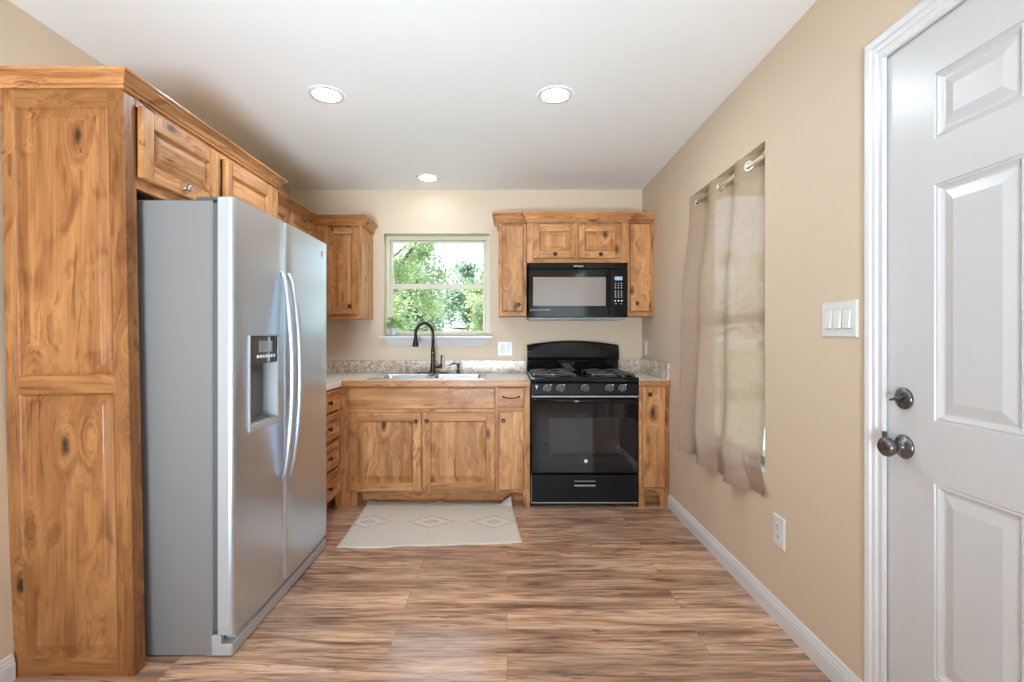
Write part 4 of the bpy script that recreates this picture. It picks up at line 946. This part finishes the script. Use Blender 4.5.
for y, par, bow in ((2.168, fd, 0.050), (2.236, rd, 0.054)):
    pts = []; rr = []
    for k in range(25):
        t = k/24; z = 0.545+(1.492-0.545)*t; q = math.sin(PI*t)**0.55
        pts.append((xf(y)-0.004+bow*q+0.004, y, z)); rr.append(0.006+0.0085*min(1, 5*min(t, 1-t)))
    mb = MB(); mb.tube(pts, rr, 14, flat=1.25, up=(1, 0, 0)); mb.build('handle', STEEL, par)
mb = MB(); mb.bbox(rx-0.03, -1.028, ry0+0.002, ry1-0.002, 0.004, 0.048, 0.004); mb.bbox(rx-0.03, -1.040, ry0+0.045, ry1-0.01, 0.046, 0.078, 0.003); mb.bbox(rx-0.03, rx+0.03, ry0+0.001, ry0+0.03, 0.04, 0.082, 0.003)
mb.build('base_grille', GREYL, fr)
for y in (ry0+0.035, ry1-0.035):
    mb = MB(); mb.bbox(rx-0.07, rx+0.045, y-0.03, y+0.03, 1.711, 1.724, 0.005); mb.build('hinge_cover', GREYD, fr)
yl, zl = 2.655, 1.655
mb = MB(); mb.lathe([(0.021, 0), (0.021, 0.0015), (0.019, 0.003)], (xf(yl)-0.001, yl, zl), (1, 0, 0), 28); bd = mb.build('round_badge', WHITEPR, rd)
mb = MB(); mb.tube([(xf(yl)+0.003, yl+0.013*math.cos(a), zl+0.013*math.sin(a)) for a in [0.4+k*0.3 for k in range(17)]], 0.0014, 6); mb.build('badge_swirl', GREYD, bd)

# ------------------------------------------------------------------ rug
Q = [V((-0.966, 2.722, 0)), V((0.088, 2.795, 0)), V((0.03, 3.47, 0)), V((-1.004, 3.49, 0))]
mb = MB(); nu, nv = 80, 50; top_, bot = [], []
def rugp(u, v, t):
    a = Q[0].lerp(Q[1], u); b = Q[3].lerp(Q[2], u); p = a.lerp(b, v)
    z = 0.0045
    z += 0.004*max(0, math.sin(u*19+1))*max(0, 1-v*9)+0.003*max(0, math.sin(u*11))*max(0, (v-0.9)*10)
    z += 0.055*max(0, 1-math.hypot((u-1)*1.0, (v-1)*0.68)/0.075)+0.012*max(0, 1-math.hypot(u*1.0, (v-1)*0.7)/0.06)+0.010*max(0, 1-math.hypot((u-0.5), (v-1)*0.7)/0.05)
    p.y += 0.004*math.sin(u*13+2)*(1-v)
    return (p.x, p.y, z+t)
vs = [rugp(i/nu, j/nv, 0) for j in range(nv+1) for i in range(nu+1)]
fs = [(j*(nu+1)+i, j*(nu+1)+i+1, (j+1)*(nu+1)+i+1, (j+1)*(nu+1)+i) for j in range(nv) for i in range(nu)]
mb.add(vs, fs, 0, True)
rug = mb.build('rug', RUG, origin=(-0.484, 3.115, 0.0)); so_ = rug.modifiers.new('thickness', 'SOLIDIFY'); so_.thickness = 0.0045; so_.offset = -1
tag(rug, 'cream woven rug with faint diamond pattern on the floor before the sink', 'rug')

# ------------------------------------------------------------------ curtain and rod
rod = thing('curtain_rod', (1.185, 2.57, 2.0), 'pale brass curtain rod threaded through grommets in the side window', 'curtain rod')
ROX, ROZ = 1.158, 2.014
mb = MB(); mb.tube([(ROX, RY0+0.002, ROZ), (ROX, RY1-0.002, ROZ)], 0.0095, 16); mb.build('rod', BRASS, rod)
for y in (RY0+0.005, RY1-0.005):
    mb = MB(); mb.lathe([(0.02, -0.004), (0.02, 0.004)], (ROX, y, ROZ), 'y', 20); mb.build('bracket', BRASS, rod)
cu_ = thing('window_curtain', (1.16, 2.56, 0.48), 'sheer taupe grommet curtain hanging in the side window of the right wall', 'curtain')
PER = 0.31; YA, YE = 2.995, 2.105     # far edge, near edge
def curt(s, z):
    """s 0..1 far->near; z height"""
    t = min(1, max(0, (2.05-z)/1.55))
    far = RY1-0.003; near = RY0+0.004
    lo = max(0, (0.66-z)/0.17); lo = min(1, lo); lo = lo*lo*(3-2*lo)
    fo = min(1, max(0, (1.95-z)/0.5)); fo = fo*fo*(3-2*fo)
    far += 0.018*t*fo; near += 0.05*max(0, min(1, (0.95-z)/0.3))*(1-lo)-0.03*lo
    y = far+(near-far)*s
    ph = 2*PI*(s*(RY1-RY0)/PER)-PI/2
    amp = 0.026+0.012*t
    ph += 0.5*t*math.sin(3*s+1)
    # centre: in the recess at the top, out over the wall toward the far side and the bottom
    xin = ROX; xout = 1.118
    w = min(1, max(0, (1-s*1.05)))*fo
    w = min(1, w+0) ; w = max(w*1.0 if s < 0.75 else w, lo)
    wfar = fo*min(1, max(0, (0.97-s)/0.35)); w = max(wfar, lo)
    xc = xin+(xout-xin)*w
    am = amp*(0.9+0.25*t)
    x = xc+am*math.sin(ph)+0.006*math.sin(ph*2.3+z*2.2)*t
    x += 0.004*math.sin(z*9+s*11)*t
    if z < 0.64: x = min(x, 1.136)
    if y > RY1-0.004: x = min(x, 1.138)
    if s > 0.86 and lo < 1: x = max(x, 1.147*(1-lo)+x*lo)
    return V((x, y, z))
ZT, ZB = 2.066, 0.482
nu, nv = 130, 90
header = 0.118
def cgrid(z0, z1, nv, dx=0):
    mb = MB(); vs = []; fs = []
    for j in range(nv+1):
        for i in range(nu+1):
            s = i/nu; z = z0+(z1-z0)*j/nv; zz = z
            if z0 < 0.7: zz = z + (0.012*math.sin(s*7+1))*max(0, 1-(z-ZB)/0.4)
            p = curt(s, zz); vs.append((p.x+dx, p.y, p.z))
    for j in range(nv):
        for i in range(nu): fs.append((j*(nu+1)+i, j*(nu+1)+i+1, (j+1)*(nu+1)+i+1, (j+1)*(nu+1)+i))
    mb.add(vs, fs, 0, True); return mb
pn = cgrid(ZB, ZT-header, nv).build('fabric_panel', CURT, cu_)
hd = cgrid(ZT-header, ZT, 12).build('header', CURTH, cu_)
hem = cgrid(ZB, ZB+0.035, 3, -0.0015).build('hem', CURT, cu_)
k = 0
while True:
    ph = PI*k; s = (ph+PI/2)/(2*PI)*PER/(RY1-RY0)
    if s > 1: break
    if s > 0:
        p = curt(s, ROZ); q = curt(s+0.004, ROZ); tdir = (q-p).normalized(); nrm = tdir.cross(V((0, 0, 1)))
        mb = MB(); mb.lathe([(0.017, -0.003), (0.020, -0.0045), (0.026, -0.003), (0.027, 0), (0.026, 0.003), (0.020, 0.0045), (0.017, 0.003), (0.017, -0.003)], V((ROX, p.y, ROZ)), nrm, 28, cap0=False, cap1=False)
        mb.build('grommet', NICKEL, hd)
    k += 1

# ------------------------------------------------------------------ switch plates and outlets
def plate(name, x, y, z, w, h, face, label, cat, kind, n, group=None):
    """x,y,z bottom left corner in the wall plane"""
    M = Mface(x, y, z, face)
    root = thing(name, M @ V((w/2, 0, 0)), label, cat, group)
    mb = MB(M); mb.loops([rect(0, w, 0, h, 0), rect(0, w, 0, h, -0.003), rect(0.004, w-0.004, 0.004, h-0.004, -0.0065)], 0, True, True); mb.build('cover_plate', PLATE, root)
    for k in range(n):
        cx = w*(k+0.5)/n if n > 1 else w/2
        if n == 3: cx = w/2+(k-1)*0.046
        if n == 2: cx = w/2+(k-0.5)*0.046
        kd = kind[k] if isinstance(kind, (list, tuple)) else kind
        if kd == 'rocker':
            mb = MB(M); zc = h/2
            mb.box(cx-0.0178, cx+0.0178, -0.0067, -0.006, zc-0.0345, zc+0.0345, 1); mb.bbox(cx-0.0162, cx+0.0162, -0.0080, -0.006, zc-0.033, zc+0.033, 0.001)
            rings = [[(cx-0.0145, -0.008, zc-0.031), (cx+0.0145, -0.008, zc-0.031), (cx+0.0145, -0.008, zc+0.031), (cx-0.0145, -0.008, zc+0.031)],
                     [(cx-0.0135, -0.0155, zc-0.030), (cx+0.0135, -0.0155, zc-0.030), (cx+0.0135, -0.0095, zc+0.030), (cx-0.0135, -0.0095, zc+0.030)]]
            mb.loops(rings, 0, True, True); mb.build('rocker_switch', [PLATE, GREYL], root)
        else:
            for zc in (h/2-0.0205, h/2+0.0205):
                mb = MB(M); mb.bbox(cx-0.0165, cx+0.0165, -0.0085, -0.006, zc-0.0145, zc+0.0145, 0.002); so2 = mb.build('socket', PLATE, root)
                mb = MB(M); mb.box(cx-0.008, cx-0.006, -0.0088, -0.0084, zc-0.004, zc+0.006); mb.box(cx+0.006, cx+0.008, -0.0088, -0.0084, zc-0.003, zc+0.005)
                mb.lathe([(0.0024, 0), (0.0024, 0.0004)], M @ V((cx, -0.0085, zc-0.009)), OUT[face], 10) if False else mb.box(cx-0.002, cx+0.002, -0.0088, -0.0084, zc-0.011, zc-0.007)
                mb.build('slots', SLOT, so2)
    return root
plate('light_switch', XR, 1.743, 1.198, 0.176, 0.123, '-x', 'white triple rocker switch plate on the right wall beside the door', 'light switch', 'rocker', 3)
plate('wall_outlet', XR, 2.062, 0.318, 0.082, 0.130, '-x', 'white duplex outlet low on the right wall above the baseboard', 'outlet', 'duplex', 1)
plate('wall_outlet', -0.078, YB, 1.036, 0.125, 0.122, '-y', 'white two-gang switch and outlet plate on the back wall below the sill', 'outlet', ['rocker', 'duplex'], 2)
plate('wall_outlet', XR, 4.012, 1.045, 0.075, 0.122, '-x', 'white outlet plate on the right wall above the corner counter', 'outlet', 'duplex', 1)
mb = MB(); mb.lathe([(0.003, 0), (0.0025, 0.004)], (-0.107, YB, 2.135), (0, -1, 0), 10)
tag(mb.build('nail', SLOT), 'small dark nail in the back wall beside the upper cabinet', 'nail')

# ------------------------------------------------------------------ ceiling lamps
def can(x, y, label, r=0.092, lens=LENS):
    t = thing('ceiling_light', (x, y, ZC), label, 'light', 'recessed ceiling lights')
    mb = MB(); mb.lathe([(r, 0), (r-0.002, -0.003), (r-0.008, -0.004), (r-0.020, -0.0045), (r-0.026, -0.004)], (x, y, ZC-0.0003), 'z', 40, cap0=False, cap1=False); mb.build('trim_ring', TRIM, t)
    mb = MB(); mb.lathe([(r-0.027, -0.003), (r-0.028, -0.005), (r-0.036, -0.007), (r*0.4, -0.009), (r*0.1, -0.0095)], (x, y, ZC-0.0003), 'z', 32, cap0=False); mb.build('lens', lens, t)
    return t
can(-0.925, 2.47, 'round recessed ceiling light on the left, nearest the refrigerator cabinet')
can(0.247, 2.475, 'round recessed ceiling light toward the right wall, nearer the door')
can(-0.618, 3.76, 'small-looking recessed ceiling light farthest back, above the kitchen window', lens=LENS_SOFT)
for x, y in ((-0.4, 0.3), (-1.6, -1.2), (1.6, -1.2), (-1.6, -3.0), (1.6, -3.0), (0.0, -2.1)):  # unseen lamps, added behind the camera to brighten the room
    can(x, y, 'unseen recessed ceiling light added for brightness in the living room behind the camera') ['group'] = 'added unseen ceiling lights'

# ------------------------------------------------------------------ outside
gr = MB().box(-60, 60, -60, 60, -0.45, -0.3).build('ground', GRASS); tag(gr, kind='structure')
def tree(name, x, y, h, r, nleaf, mat, label, cz=None, flat=1.0, ls=0.07, branches=5, group=None):
    t = thing(name, (x, y, -0.3), label, 'tree', group)
    mb = MB(); cz = cz or h*0.62
    pts = [(x+0.1*math.sin(k*1.3), y+0.08*math.cos(k), -0.3+(cz+0.3)*k/5) for k in range(6)]
    mb.tube(pts, [0.10*r/1.8*(1-0.12*k)+0.02 for k in range(6)], 10)
    rnd = random.Random(int(abs(x*31+y*17)*10))
    tips = []
    for b in range(branches):
        a = 2*PI*b/branches+rnd.uniform(-.3, .3); s0 = V(pts[2+b % 3]); e = V((x+math.cos(a)*r*0.75, y+math.sin(a)*r*0.75, cz+rnd.uniform(-0.3, 0.6)*r*flat))
        mid = s0.lerp(e, 0.5)+V((0, 0, 0.15*r)); mb.tube([s0, mid, e], [0.07*r/1.8, 0.045*r/1.8, 0.015], 8); tips += [mid, e]
    mb.build('trunk', BARK, t)
    mb = MB(); cl = []
    for k in range(46):
        d = V((rnd.gauss(0, 1), rnd.gauss(0, 1), rnd.gauss(0, 1))).normalized()*rnd.uniform(0.35, 1)**0.6
        cl.append((V((x+d.x*r, y+d.y*r, cz+d.z*r*flat)), rnd.uniform(0.16, 0.36)*r))
    for k in range(nleaf):
        c, cr = cl[k % len(cl)]
        d = V((rnd.gauss(0, 1), rnd.gauss(0, 1), rnd.gauss(0, 1))).normalized()*cr*rnd.uniform(0.2, 1)
        p = c+d; u = V((rnd.gauss(0, 1), rnd.gauss(0, 1), rnd.gauss(0, 0.6))).normalized(); w = u.orthogonal().normalized(); q = ls*rnd.uniform(0.7, 1.4)
        mb.add([p, p+u*q*0.5+w*q*0.35, p+u*q, p+u*q*0.5-w*q*0.35], [(0, 1, 2, 3)], keep=True)
    mb.build('crown', mat, t); return t
tree('tree', -2.9, 9.6, 5.0, 1.75, 14000, LEAF1, 'bright green leafy tree filling the left of the kitchen window', cz=2.9, ls=0.075)
tree('tree', 0.3, 13.0, 5.0, 1.6, 12000, LEAF1, 'light green tree low at the right of the kitchen window', cz=1.7, ls=0.09)
tree('tree', -4.1, 16.0, 5.0, 1.9, 14000, LEAF2, 'hazy blue-green tree in the middle distance behind the kitchen window', cz=2.2, ls=0.11)
tree('tree', 0.75, 8.6, 6.0, 1.15, 1300, LEAF1, 'sparse bare-branched tree at the upper right of the kitchen window', cz=3.6, ls=0.08, branches=7)
tree('tree', -1.0, 23.5, 5.0, 3.0, 16000, LEAF2, 'broad pale tree farthest away behind the kitchen window', cz=2.0, ls=0.18)
tree('tree', -9.0, 22.5, 5.0, 2.2, 6000, LEAF2, 'far tree at the left edge behind the kitchen window', cz=2.2, ls=0.2)
tree('tree', 6.2, 11.5, 5.0, 2.0, 7000, LEAF1, 'green tree seen through the gap below the side curtain', cz=1.4, ls=0.11)
